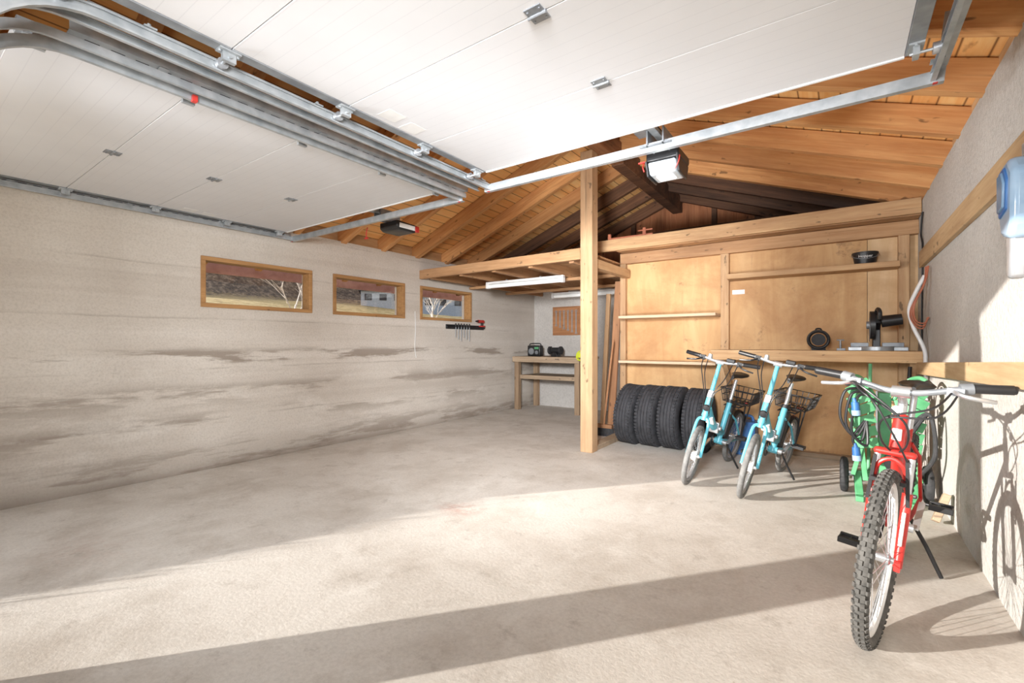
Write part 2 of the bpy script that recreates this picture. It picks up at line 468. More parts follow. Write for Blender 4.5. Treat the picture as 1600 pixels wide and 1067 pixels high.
MB().box(XRG - .07, XRG + .07, .0, 5.2, 3.33, 3.56).build('ridge_beam', M_ridge, ceil, .006)
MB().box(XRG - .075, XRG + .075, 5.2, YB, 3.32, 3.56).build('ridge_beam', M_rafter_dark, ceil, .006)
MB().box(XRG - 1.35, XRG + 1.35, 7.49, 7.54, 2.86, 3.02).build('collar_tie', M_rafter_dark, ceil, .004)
struct('trim_1', MB().box(-6.14, -6.1, -.5, 8.3, 2.045, 2.30), M_fascia)

# ------------------------------------------------------------------ partition
YP = 5.9
XP = -2.38
ZP = 2.385
p = MB()
for a, b in ((XP, -1.12), (-1.118, .22)):
    p.box(a, b, YP, YP + .018, .0, ZP)
p.box(XP, XP + .018, YP + .02, YB, 0, ZP)
part = struct('wall_partition', p, M_ply)
MB().box(.224, XR, YP - .002, YP + .016, 0, ZP).build('plywood_sheet', M_ply_pale, part)
for x, wd in ((XP + .035, .075), (-1.10, .09), (.50, .085)):
    MB().box(x - wd / 2, x + wd / 2, YP - .075, YP - .002, .05, 2.25).build('stud', M_pz, part, .004)
MB().box(XP, XR, YP - .08, YP, 2.25, ZP).build('top_plate', M_loftx, part, .004)
MB().box(XP, XR, YP - .10, YP, 0, .05).build('bottom_plate', M_grey_wood, part, .004)
MB().box(-2.36, -2.23, 4.80, YP - .1, 0, .055).build('sill_plate', M_grey_wood, part, .004)

one('wooden_post', 'tall square pine post standing in the middle of the concrete floor', 'post',
    MB().box(-2.36, -2.215, 4.63, 4.775, 0, 3.33), M_post, None, .006)

# loft
lo = thing('storage_loft', 'timber storage loft of beams and boards below the roof', 'loft', (-2.2, 5.5, 2.1))
MB().beam((XL + .004, 4.66, 2.19), (-2.365, 4.66, 2.205), .05, .125).build('front_beam', M_loftx, lo, .004)
YL = 5.62
MB().beam((-2.62, YL, 2.468), (XR - .005, YL, 2.468), .05, .145).build('front_beam', M_px, lo, .004)
MB().box(-2.33, -2.24, 4.78, YP - .082, 2.06, 2.16).build('side_beam', M_py, lo, .004)
for i in range(5):
    x = -4.75 + i * .56
    MB().box(x - .03, x + .03, 4.70, YB - .01, 2.12, 2.25).build('joist', M_lofty, lo, .003)
for y in (5.75, 6.75):
    MB().box(XL + .02, -2.40, y - .04, y + .04, 2.08, 2.12).build('cross_batten', M_loftx, lo, .003)
for i in range(17):
    y = 4.70 + i * .176
    MB().box(XL + .01, -2.39, y, y + .165, 2.25, 2.272).build('deck_board', M_loftx, lo, .002)
for i in range(10):
    y = YL + .03 + i * .204
    MB().box(-2.36, XR - .005, y, y + .19, ZP + .005, ZP + .028).build('deck_board', M_loftx, lo, .002)

# ------------------------------------------------------------------ shelves and worktop
one('shelf_board', 'pale pine shelf on the plywood wall holding the black bucket', 'shelf', MB().box(-1.05, .46, YP - .24, YP - .003, 1.93, 1.985), M_px, None, .003)
one('shelf_board', 'pale thin shelf at eye level left of the middle stud, upper of two', 'shelf', MB().box(XP + .075, -1.15, YP - .32, YP - .002, 1.52, 1.552), M_shelf, None, .002)
one('shelf_board', 'pale thin shelf just above the row of tyres', 'shelf', MB().box(XP + .075, -1.15, YP - .32, YP - .002, .956, .988), M_shelf, None, .002)
wt = thing('wall_worktop', 'long timber worktop fixed to the plywood wall under the saw', 'worktop', (-.3, 5.6, 1.02))
MB().box(-1.14, .58, 5.32, YP - .08, 1.10, 1.135).build('top', M_grey_wood, wt, .004)
MB().box(-1.14, .58, 5.29, 5.32, 1.03, 1.135).build('front_rail', M_px, wt, .004)
for x in (-1.03, .53):
    MB().beam((x, 5.36, 1.08), (x, YP - .09, .70), .05, .05).build('brace', M_pz, wt, .003)

# right wall boards
one('wall_board', 'long pale board nailed high along the right plaster wall', 'board', MB().box(XR - .03, XR - .001, 1.6, 5.55, 1.885, 2.03), M_board, None, .003)
one('wall_board', 'long low plank running along the right wall behind the red bicycle', 'board', MB().beam((XR - .04, 2.1, 1.095), (XR - .04, 5.25, .99), .075, .10), M_board, None, .004)

# ------------------------------------------------------------------ garage doors
def garage_door(x0, x1, y1, n, ln, lab):
    d = thing('sectional_garage_door', lab, 'garage door', ((x0 + x1) / 2, y1 - ln * n / 2, 2.385))
    z = 2.385
    for i in range(n):
        b = y1 - i * ln; a = b - ln + .003
        MB().box(x0, x1, a, b, z, z + .04).build('panel', M_panel, d, .002)
        for xx in ((x0 - .055, x0 - .001), (x1 + .001, x1 + .055)):
            MB().box(xx[0], xx[1], a, b, z - .004, z + .045).build('end_cap', M_galv_d, d, .002)
    for i in range(1, n):
        y = y1 - i * ln
        xc = (x0 + x1) / 2
        h = MB().box(xc - .034, xc + .034, y - .040, y - .008, z - .004, z).box(xc - .034, xc + .034, y + .008, y + .040, z - .004, z)
        h.cyl((xc - .038, y, z - .005), (xc + .038, y, z - .005), .007, n=10)
        for q in (-.024, .024):
            for r in (-.026, .026): h.cyl((xc + q, y + r, z - .008), (xc + q, y + r, z - .003), .004, n=8)
        h.build('hinge', M_galv_d, d)
    for i in range(n + 1):
        y = y1 - i * ln + (.06 if i == n else (-.06 if i == 0 else 0))
        for s, xe in ((-1, x0 - .03), (1, x1 + .03)):
            r = MB().box(xe - .024, xe + .024, y - .040, y + .040, z - .011, z - .004)
            r.cyl((xe - s * .02, y, z - .03), (xe + s * .09, y, z - .03), .006, n=8)
            r.box(xe - .010, xe + .010, y - .025, y + .025, z - .046, z - .01)
            for q in (-.034, .034): r.cyl((xe, y + q, z - .017), (xe, y + q, z - .01), .007, n=8)
            br = r.build('roller_bracket', M_galv, d)
            MB().cyl((xe + s * .05, y, z - .03), (xe + s * .075, y, z - .03), .022, n=16).build('roller', M_rim, br)
    for k in range(2):
        yy = y1 - 1.45 * ln - k * .16
        MB().box(x0 + .02 + k * .02, x0 + .12 + k * .02, yy, yy + .11, z - .0012, z - .0004).build('sticker', M_white, d)
    MB().box(x0, x1, y1 - .001, y1 + .012, z - .006, z + .045).build('top_edge_strip', M_white, d)
    return d
dr = garage_door(-1.99, .215, 2.49, 4, .543, 'white sectional garage door open overhead above the bicycles side')
dl = garage_door(-4.79, -2.56, 2.61, 4, .57, 'white sectional garage door open overhead beside the windows')

def tracks(x0, x1, yr, twin, lab):
    z = 2.345
    t = thing('door_track_frame', lab, 'door track', ((x0 + x1) / 2, yr, 0))
    def rail(x, s, zz, yv, rad, yend, k_=1.0):
        path = [V((x, yv, 0)), V((x, yv, zz - rad))]
        for k in range(1, 11):
            a = PI / 2 * k / 10
            path.append(V((x, yv + rad * (1 - math.cos(a)), zz - rad + rad * math.sin(a))))
        path.append(V((x, yend, zz)))
        prof = [(-.004 * s, -.03), (.022 * s, -.03), (.022 * s, -.02), (0.0, -.027), (0, .027), (.022 * s, .02), (.022 * s, .03), (-.004 * s, .03)]
        prof = [(a * k_, b * k_) for a, b in prof]
        mb = MB(); vs = []
        for i, pt in enumerate(path):
            dd = (path[min(i + 1, len(path) - 1)] - path[max(i - 1, 0)]).normalized()
            up = V((1, 0, 0)).cross(dd).normalized()
            for a, b in prof: vs.append(pt + V((a, 0, 0)) + up * b)
        n = len(prof); fs = []
        for i in range(len(path) - 1):
            for k in range(n): fs.append((i * n + k, i * n + (k + 1) % n, (i + 1) * n + (k + 1) % n, (i + 1) * n + k))
        fs += [tuple(range(n)), tuple(range(len(path) * n - 1, (len(path) - 1) * n - 1, -1))]
        mb.add(vs, fs).build('rail', M_galv, t, sharp=25)
    for s, x in ((1, x0), (-1, x1)):
        inner = s == twin
        rail(x, s, z, .16, .32, yr, .70)
        if inner:
            rail(x - s * .085, s, z - .002, .16, .25, yr - .02, .55)
            for yy in (.75, 1.5, 2.3): MB().box(min(x, x - s * .09), max(x, x - s * .09), yy - .018, yy + .018, z + .026, z + .030).build('spacer', M_galv, t)
        fw = .075 if inner else .026
        xa = x - s * .010
        xb = x - s * (.010 + fw)
        an = MB().box(min(xa, xb), max(xa, xb), .45, yr, z + .034, z + .038)
        an.box(min(xb, xb - s * .003), max(xb, xb - s * .003), .45, yr, z + .034, z + .07)
        ao = an.build('slotted_angle', M_galv, t)
        if inner or x < -4:
            sl = MB()
            yy = .5
            xs_ = (xa + xb) / 2
            while yy < yr - .1:
                sl.box(xs_ - .007, xs_ + .007, yy, yy + .045, z + .0325, z + .0345); yy += .08
            sl.build('slots', M_slot, ao)
        for yy in (.62, 1.3, 2.0, yr - .08):
            MB().box(x - .025, x + .02, yy - .02, yy + .02, z + .024, z + .030).cyl((x, yy, z + .022), (x, yy, z + .045), .007, n=8).build('bracket', M_galv, t)
        MB().box(x - .008, x + .008, yr - .01, yr + .006, z - .034, z - .030).build('end_stop', M_redp, t)
    MB().box(x0 - .04, x1 + .03, yr, yr + .004, z - .024, z + .024).box(x0 - .04, x1 + .03, yr, yr + .03, z - .028, z - .024).build('rear_crossbar', M_galv, t)
    return t
tr = tracks(-2.10, .33, 2.66, 1, 'galvanised rails and rear bar carrying the open door nearest the bicycles')
tl = tracks(-4.875, -2.44, 2.72, -1, 'galvanised rails and rear bar carrying the open door beside the windows')
MB().beam((.345, 2.665, 2.32), (.375, 2.65, 2.60), .030, .004, (0, 1, 0)).build('hanger', M_galv, tr)
MB().box(-2.445, -2.42, .88, .90, 2.316, 2.345).build('safety_clip', M_redp, tl)

def opener(x, y, z, lab, lit):
    t = thing('garage_door_opener', lab, 'door opener', (x, y, z))
    if lit:
        MB().prism([(x - .098, y - .11, z + .055), (x - .098, y + .10, z + .055), (x - .098, y + .13, z + .07), (x - .098, y + .13, z + .12), (x - .098, y - .11, z + .12)], (.196, 0, 0)).build('body', M_black, t, .012)
        MB().prism([(x - .084, y - .125, z + .05), (x - .084, y - .085, z - .018), (x - .084, y + .07, z - .022), (x - .084, y + .10, z + .05)], (.168, 0, 0)).build('lamp_lens', M_lens, t, .012)
        for xx in (x - .098, x + .086):
            MB().prism([(xx, y - .13, z + .058), (xx, y - .09, z - .024), (xx, y + .075, z - .028), (xx, y + .108, z + .058)], (.012, 0, 0)).build('side_cheek', M_black, t, .003)
        MB().box(x - .045, x + .045, y - .122, y - .112, z + .012, z + .035).build('lamp', M_lamp, t, .003)
        MB().box(x - .05, x + .05, y - .06, y + .03, z - .027, z - .021).build('lamp', M_lamp, t, .002)
        MB().tube(catmull([(x - .115, y - .09, z + .065), (x - .112, y - .12, z + .03), (x - .104, y - .12, z + .0)]), .0035).box(x - .14, x - .098, y - .122, y - .108, z + .056, z + .063).build('release_cord', M_redp, t)
        MB().tube(catmull([(x + .104, y - .11, z + .06), (x + .102, y - .125, z + .02), (x + .08, y - .12, z - .02)]), .0035).build('trim_strip', M_redp, t)
    else:
        MB().prism([(x - .13, y - .11, z + .045), (x - .13, y - .07, z + .02), (x - .13, y + .13, z + .02), (x - .13, y + .17, z + .05), (x - .13, y + .17, z + .10), (x - .13, y - .11, z + .11)], (.26, 0, 0)).build('body', M_black, t, .014)
        MB().box(x + .131, x + .136, y - .08, y + .12, z + .04, z + .085).build('lamp_lens', M_white, t, .003)
        MB().box(x + .115, x + .138, y + .125, y + .175, z + .03, z + .09).build('end_cover', M_redp, t, .004)
        MB().tube(catmull([(x - .20, y - .2, z + .06), (x - .22, y - .2, z + .01), (x - .22, y - .2, z - .04)]), .005).box(x - .245, x - .195, y - .205, y - .195, z - .055, z - .04).build('release_cord', M_redp, t)
    MB().box(x - .02, x + .02, .0, y - .1, z + .165, z + .2).build('drive_rail', M_galv, t)
    b = MB().box(x - .09, x + .09, y - .24, y - .2, z + .1, z + .106).box(x - .05, x - .042, y - .24, y, z + .1, z + .2).box(x + .042, x + .05, y - .24, y, z + .1, z + .2)
    b.box(x - .12, x + .02, y - .30, y - .16, z + .19, z + .2)
    b.build('bracket', M_galv_d, t)
    return t
opener(-.87, 2.88, 2.245, 'door opener with a lit lamp under an angled pale lens, above the bicycles', True)
opener(-3.64, 3.12, 2.30, 'low black door opener with a red end near the windows', False)

# ------------------------------------------------------------------ lights under the loft
def tube_light(x0, x1, y, z, lab):
    t = thing('strip_light', lab, 'ceiling light', ((x0 + x1) / 2, y, z))
    MB().box(x0, x1, y - .03, y + .03, z + .03, z + .065).build('housing', M_white, t, .006)
    MB().tube([(x0 + .03, y, z), (x1 - .03, y, z)], .028, 14).build('diffuser', M_tubelight, t)
    for x in (x0, x1 - .05): MB().box(x, x + .05, y - .035, y + .035, z - .032, z + .05).build('end_cap', M_white, t, .006)
    for q in (-.285, .285): MB().box((x0 + x1) / 2 + q - .015, (x0 + x1) / 2 + q + .015, y - .01, y + .01, z + .06, 2.125).build('hanger', M_galv, t)
tube_light(-4.28, -2.98, 5.38, 2.045, 'white strip light under the front of the loft, nearest the post')
tube_light(-4.23, -2.95, 7.2, 2.045, 'white strip light under the loft above the workbench, half hidden by the post')

# ------------------------------------------------------------------ workbench at the back
wb = thing('workbench', 'grey weathered timber workbench in the far corner with a lower shelf', 'workbench', (-4.2, 7.3, 0))
MB().box(-4.90, -3.54, 6.93, YB - .01, .93, .97).build('top', M_grey_wood, wb, .004)
MB().box(-4.90, -3.54, 6.905, 6.93, .87, .97).build('front_rail', M_grey_wood, wb, .004)
MB().box(-4.80, -3.62, 7.0, YB - .02, .60, .63).build('lower_shelf', M_grey_wood, wb, .004)
for x in (-4.83, -3.60):
    for y in (6.98, 7.62):
        MB().box(x - .045, x + .045, y - .045, y + .045, 0, .93).build('leg', M_grey_woodz, wb, .004)
MB().beam((-4.78, 6.99, .60), (-3.65, 6.99, .60), .03, .07).build('shelf_rail', M_grey_wood, wb, .003)
r = thing('radio', 'black portable radio on the left end of the workbench', 'radio', (-4.62, 7.25, .97))
MB().box(-4.76, -4.48, 7.19, 7.31, .97, 1.17).build('body', M_black, r, .02)
for (x, z, q) in ((-4.67, 1.06, .06), (-4.555, 1.04, .035)):
    MB().cyl((x, 7.185, z), (x, 7.19, z), q, n=20).build('speaker_grille', M_galv_d, r)
MB().box(-4.60, -4.51, 7.184, 7.19, 1.10, 1.14).build('display', M_green, r)
MB().tube(catmull([(-4.74, 7.25, 1.16), (-4.72, 7.25, 1.2), (-4.52, 7.25, 1.2), (-4.5, 7.25, 1.16)]), .01).build('handle', M_black, r)
g = thing('bench_grinder', 'small black bench grinder in the middle of the workbench', 'bench grinder', (-4.18, 7.25, .97))
MB().prism([(-4.25, 7.18, .97), (-4.11, 7.18, .97), (-4.14, 7.18, 1.04), (-4.22, 7.18, 1.04)], (0, .14, 0)).build('foot', M_black, g, .006)
MB().cyl((-4.26, 7.25, 1.08), (-4.10, 7.25, 1.08), .055, n=18).build('motor', M_black, g)
for x in (-4.30, -4.08): MB().cyl((x - .018, 7.25, 1.08), (x + .018, 7.25, 1.08), .072, n=22).build('wheel_guard', M_rubber, g)
yc = MB()
for k in range(4): yc.ring((-3.50, 6.87 + .009 * k, 1.0), (0.1, 1, .1 * (k - 2)), .075 + .004 * (k % 2), .011, 28, 8)
one('strap_coil', 'bright yellow coil hanging at the right end of the workbench', 'coil', yc.box(-3.56, -3.44, 6.86, 6.90, .97, 1.05), M_yellow)

# tool board with spanners
one('tool_board', 'brown wooden tool board on the back wall under the loft', 'tool board',
    MB().box(-4.50, -3.78, YB - .022, YB - .001, 1.36, 1.90), M_tool_board, None, .003)
for k in range(6):
    x = -4.42 + k * .085; L = .24 + .03 * k
    m = MB().box(x - .009, x + .009, YB - .031, YB - .024, 1.80 - L, 1.80)
    m.ring((x, YB - .0285, 1.81), (0, 1, 0), .018, .006, 16, 6)
    m.box(x - .02, x - .008, YB - .032, YB - .023, 1.77 - L, 1.805 - L).box(x + .008, x + .02, YB - .032, YB - .023, 1.77 - L, 1.805 - L)
    one('spanner', 'steel spanner hanging on the brown tool board', 'spanner', m, M_galv, 'spanners on the tool board')
# tool rail on the left wall
one('tool_rail', 'black tool rail on the left wall under the farthest window', 'tool rail', MB().box(XL + .001, XL + .035, 5.18, 6.10, 1.445, 1.475).box(XL + .001, XL + .012, 5.18, 6.10, 1.43, 1.50), M_black, None, .003)
for k in range(6):
    y = 5.36 + k * .065; L = .14 + .03 * (k % 3)
    t = thing('screwdriver', 'steel shafted screwdriver hanging from the black tool rail', 'screwdriver', (XL + .047, y, 1.44 - L), 'screwdrivers on the tool rail')
    MB().cyl((XL + .047, y, 1.44 - L), (XL + .047, y, 1.46), .006, n=6).build('shaft', M_galv_d, t)
    MB().cyl((XL + .047, y, 1.46), (XL + .047, y, 1.52), .011, .009, n=8).build('handle', M_black, t)
rc = thing('cordless_drill', 'red and black cordless drill on the end of the tool rail', 'drill', (XL + .04, 5.98, 1.475))
MB().cyl((XL + .05, 5.90, 1.57), (XL + .05, 6.04, 1.57), .025, n=14).build('body', M_redp, rc)
MB().box(XL + .035, XL + .065, 5.98, 6.02, 1.49, 1.56).build('handle', M_black, rc, .005)
MB().cyl((XL + .05, 5.84, 1.57), (XL + .05, 5.90, 1.57), .010, .018, n=12).build('chuck', M_black, rc)
MB().box(XL + .015, XL + .085, 5.96, 6.05, 1.477, 1.50).build('battery', M_redp, rc, .004)
one('pull_cord', 'thin white cord hanging on the left wall between the second and third windows', 'cord', MB().tube(catmull([(XL + .008, 4.55, 1.66), (XL + .008, 4.56, 1.4), (XL + .008, 4.545, 1.15), (XL + .01, 4.57, 1.0)]), .004, 6), M_white)

# planks and broom between the post and the partition
br = thing('broom', 'dark bristled broom standing on the floor beside the partition corner', 'broom', (-2.52, 5.62, 0))
MB().tube([(-2.52, 5.62, .14), (-2.45, 5.76, 1.25)], .013, 10).build('handle', M_brown, br)
MB().box(-2.66, -2.40, 5.59, 5.65, .10, .15).build('head', M_brown, br, .006)
bb = MB()
for i in range(13):
    for j in range(3):
        x = -2.65 + i * .02; y = 5.60 + j * .02
        bb.cyl((x, y, .10), (x + (i - 6) * .003, y + (j - 1) * .008, 0), .012, .014, 5)
bb.build('bristles', M_rubber, br)
one('plank', 'brown plank leaning upright behind the post by the partition corner', 'plank', MB().beam((-2.58, 5.98, 0), (-2.46, 5.98, 2.05), .10, .03, (0, 1, 0)), M_brown, None, .003)
one('plank', 'narrow pale plank leaning upright behind the post beside the brown plank', 'plank', MB().beam((-2.76, 6.1, 0), (-2.66, 6.1, 1.9), .06, .04, (0, 1, 0)), M_pz, None, .003)

# ------------------------------------------------------------------ tyres
def tyre(x, R, W, tilt, lab, yaw=0):
    t = thing('car_tyre', lab, 'tyre', (0, 0, 0), 'tyres in a row along the plywood wall')
    h = W / 2
    prof = [(R - .205, -h * .72), (R - .19, -h * .86), (R - .11, -h * 1.02), (R - .045, -h * .97), (R - .012, -h * .80), (R - .002, -h * .55)]
    for xx in (-.5, -.47, -.44, -.18, -.15, -.12, .12, .15, .18, .44, .47, .5):
        g = abs(xx) in (.47, .15)
        prof.append((R - (.012 if g else 0), h * xx * 1.0))
    prof += [(R - .002, h * .55), (R - .012, h * .80), (R - .045, h * .97), (R - .11, h * 1.02), (R - .19, h * .86), (R - .205, h * .72), (R - .16, h * .6), (R - .04, h * .7), (R - .035, 0), (R - .04, -h * .7), (R - .16, -h * .6)]
    lug = MB().lathe(prof, (0, 0, R), (1, 0, 0), 64, True)
    for i in range(56):
        a = 2 * PI * i / 56
        for s in (-1, 1):
            c_ = V((s * h * .68, math.cos(a) * (R - .006), R + math.sin(a) * (R - .006)))
            lug.obox(c_, (h * .30, .020, .016), Matrix.Rotation(a - PI / 2, 3, 'X'))
    lug.build('tread', M_tyre, t, sharp=50)
    for s in (-1, 1):
        MB().lathe([(R - .207, s * h * .70), (R - .200, s * h * .80), (R - .192, s * h * .88), (R - .196, s * h * .74)], (0, 0, R), (1, 0, 0), 48, True).build('bead', M_black, t)
    t.location = (x, 5.41, 0); t.rotation_euler = (math.radians(-2), math.radians(tilt), math.radians(yaw))
    return t
tyre(-2.07, .355, .225, 4, 'black car tyre leaning at the left end of the row, nearest the post', -4)
tyre(-1.805, .355, .225, 2, 'second black car tyre from the left in the row', -4)
tyre(-1.55, .355, .225, 1, 'third black car tyre from the left in the row', -3)
tyre(-1.29, .35, .225, 1, 'black car tyre at the right end of the row beside the turquoise bike', -2)

# ------------------------------------------------------------------ bicycles
def wheel(root, name, c, R, tr, rim_mat, Mx=None, knobby=False, hub=.022, hubm=None, rub=None):
    c = V(c); ro = R - 2 * tr + .008
    rimo = MB().lathe([(ro, -.012), (ro, .012), (ro - .012, .011), (ro - .02, .004), (ro - .02, -.004), (ro - .012, -.011)], c, (1, 0, 0), 48, True).xf(Mx).build(name, rim_mat, root)
    ty = MB().ring(c, (1, 0, 0), R - tr, tr, 56, 12)
    if knobby:
        N = 66
        for i in range(N):
            for k, off in enumerate((-52, -18, 18, 52)):
                a = 2 * PI * (i + (.5 if k in (1, 3) else 0)) / N
                b = math.radians(off)
                rr = R - tr + (tr + .001) * math.cos(b)
                p_ = c + V((math.sin(b) * tr * 1.03, math.cos(a) * rr, math.sin(a) * rr))
                ty.obox(p_, (.012, .016, .010), Matrix.Rotation(a - PI / 2, 3, 'X') @ Matrix.Rotation(b, 3, 'Y'))
    ty.xf(Mx).build('tyre', rub or M_rubber, rimo)
    sp = MB()
    for i in range(28):
        a = 2 * PI * i / 28; a2 = a + (.25 if i % 2 else -.25); s = .024 if (i // 2) % 2 else -.024
        sp.cyl(c + V((s, math.cos(a2) * hub, math.sin(a2) * hub)), c + V((0, math.cos(a) * (ro - .014), math.sin(a) * (ro - .014))), .0015, n=5)
    sp.xf(Mx).build('spokes', M_silver, rimo)
    MB().lathe([(.006, -.055), (.012, -.05), (.012, -.034), (hub, -.03), (hub, -.022), (hub * .8, -.018), (hub * .8, .018), (hub, .022), (hub, .03), (.012, .034), (.012, .05), (.006, .055)], c, (1, 0, 0), 20).xf(Mx).build('hub', hubm or M_silver, rimo)
    return rimo

def cranks(root, bb, L, ang, ring_r, pedal_mat):
    bb = V(bb); d = V((0, math.cos(ang), math.sin(ang)))
    cr = MB().cyl(bb + V((-.07, 0, 0)), bb + V((.07, 0, 0)), .02, n=14)
    cr.beam(bb + V((-.075, 0, 0)), bb + V((-.085, 0, 0)) + d * L, .012, .026, (1, 0, 0)).beam(bb + V((.075, 0, 0)), bb + V((.085, 0, 0)) - d * L, .012, .026, (1, 0, 0))
    co = cr.build('crankset', M_silver, root)
    MB().lathe([(ring_r - .02, -.052), (ring_r, -.052), (ring_r, -.046), (ring_r - .02, -.046)], bb, (1, 0, 0), 32, True).beam(bb + V((-.05, -ring_r + .01, 0)), bb + V((-.05, ring_r - .01, 0)), .004, .02, (0, 0, 1)).beam(bb + V((-.05, 0, -ring_r + .01)), bb + V((-.05, 0, ring_r - .01)), .004, .02, (0, 1, 0)).build('chainring', M_black, co)
    for s, e in ((-1, bb + V((-.095, 0, 0)) + d * L), (1, bb + V((.095, 0, 0)) - d * L)):
        pd = MB().cyl(e, e + V((s * .10, 0, 0)), .008, n=8)
        pd.box(min(e.x + s * .015, e.x + s * .105), max(e.x + s * .015, e.x + s * .105), e.y - .045, e.y - .027, e.z - .014, e.z + .014)
        pd.box(min(e.x + s * .015, e.x + s * .105), max(e.x + s * .015, e.x + s * .105), e.y + .027, e.y + .045, e.z - .014, e.z + .014)
        for q in (.02, .055, .1): pd.box(e.x + s * q - .005, e.x + s * q + .005, e.y - .03, e.y + .03, e.z - .01, e.z + .01)
        pd.build('pedal', pedal_mat, root, .003)

def saddle(root, y, z, name='saddle'):
    m = MB()
    prof = [(-.14, .012, .0), (-.10, .022, .012), (-.03, .032, .012), (.04, .058, .008), (.09, .080, .014), (.125, .072, .018), (.14, .03, .016)]
    vs = []; n = 12
    for (yy, wd, h) in prof:
        for k in range(n):
            a = 2 * PI * k / n
            zz = math.sin(a); vs.append((math.cos(a) * wd, y + yy, z + h + zz * (.018 if zz > 0 else .03) * (1 if zz > 0 else .9)))
    fs = []
    for i in range(len(prof) - 1):
        for k in range(n): fs.append((i * n + k, i * n + (k + 1) % n, (i + 1) * n + (k + 1) % n, (i + 1) * n + k))
    fs += [tuple(range(n)), tuple(range(len(prof) * n - 1, (len(prof) - 1) * n - 1, -1))]
    return m.add(vs, fs).build(name, M_black, root, sharp=60)

def steer(p0, p1, ang):
    ax = (V(p1) - V(p0)).normalized()
    return Matrix.Translation(V(p0)) @ Matrix.Rotation(math.radians(ang), 4, ax) @ Matrix.Translation(-V(p0))

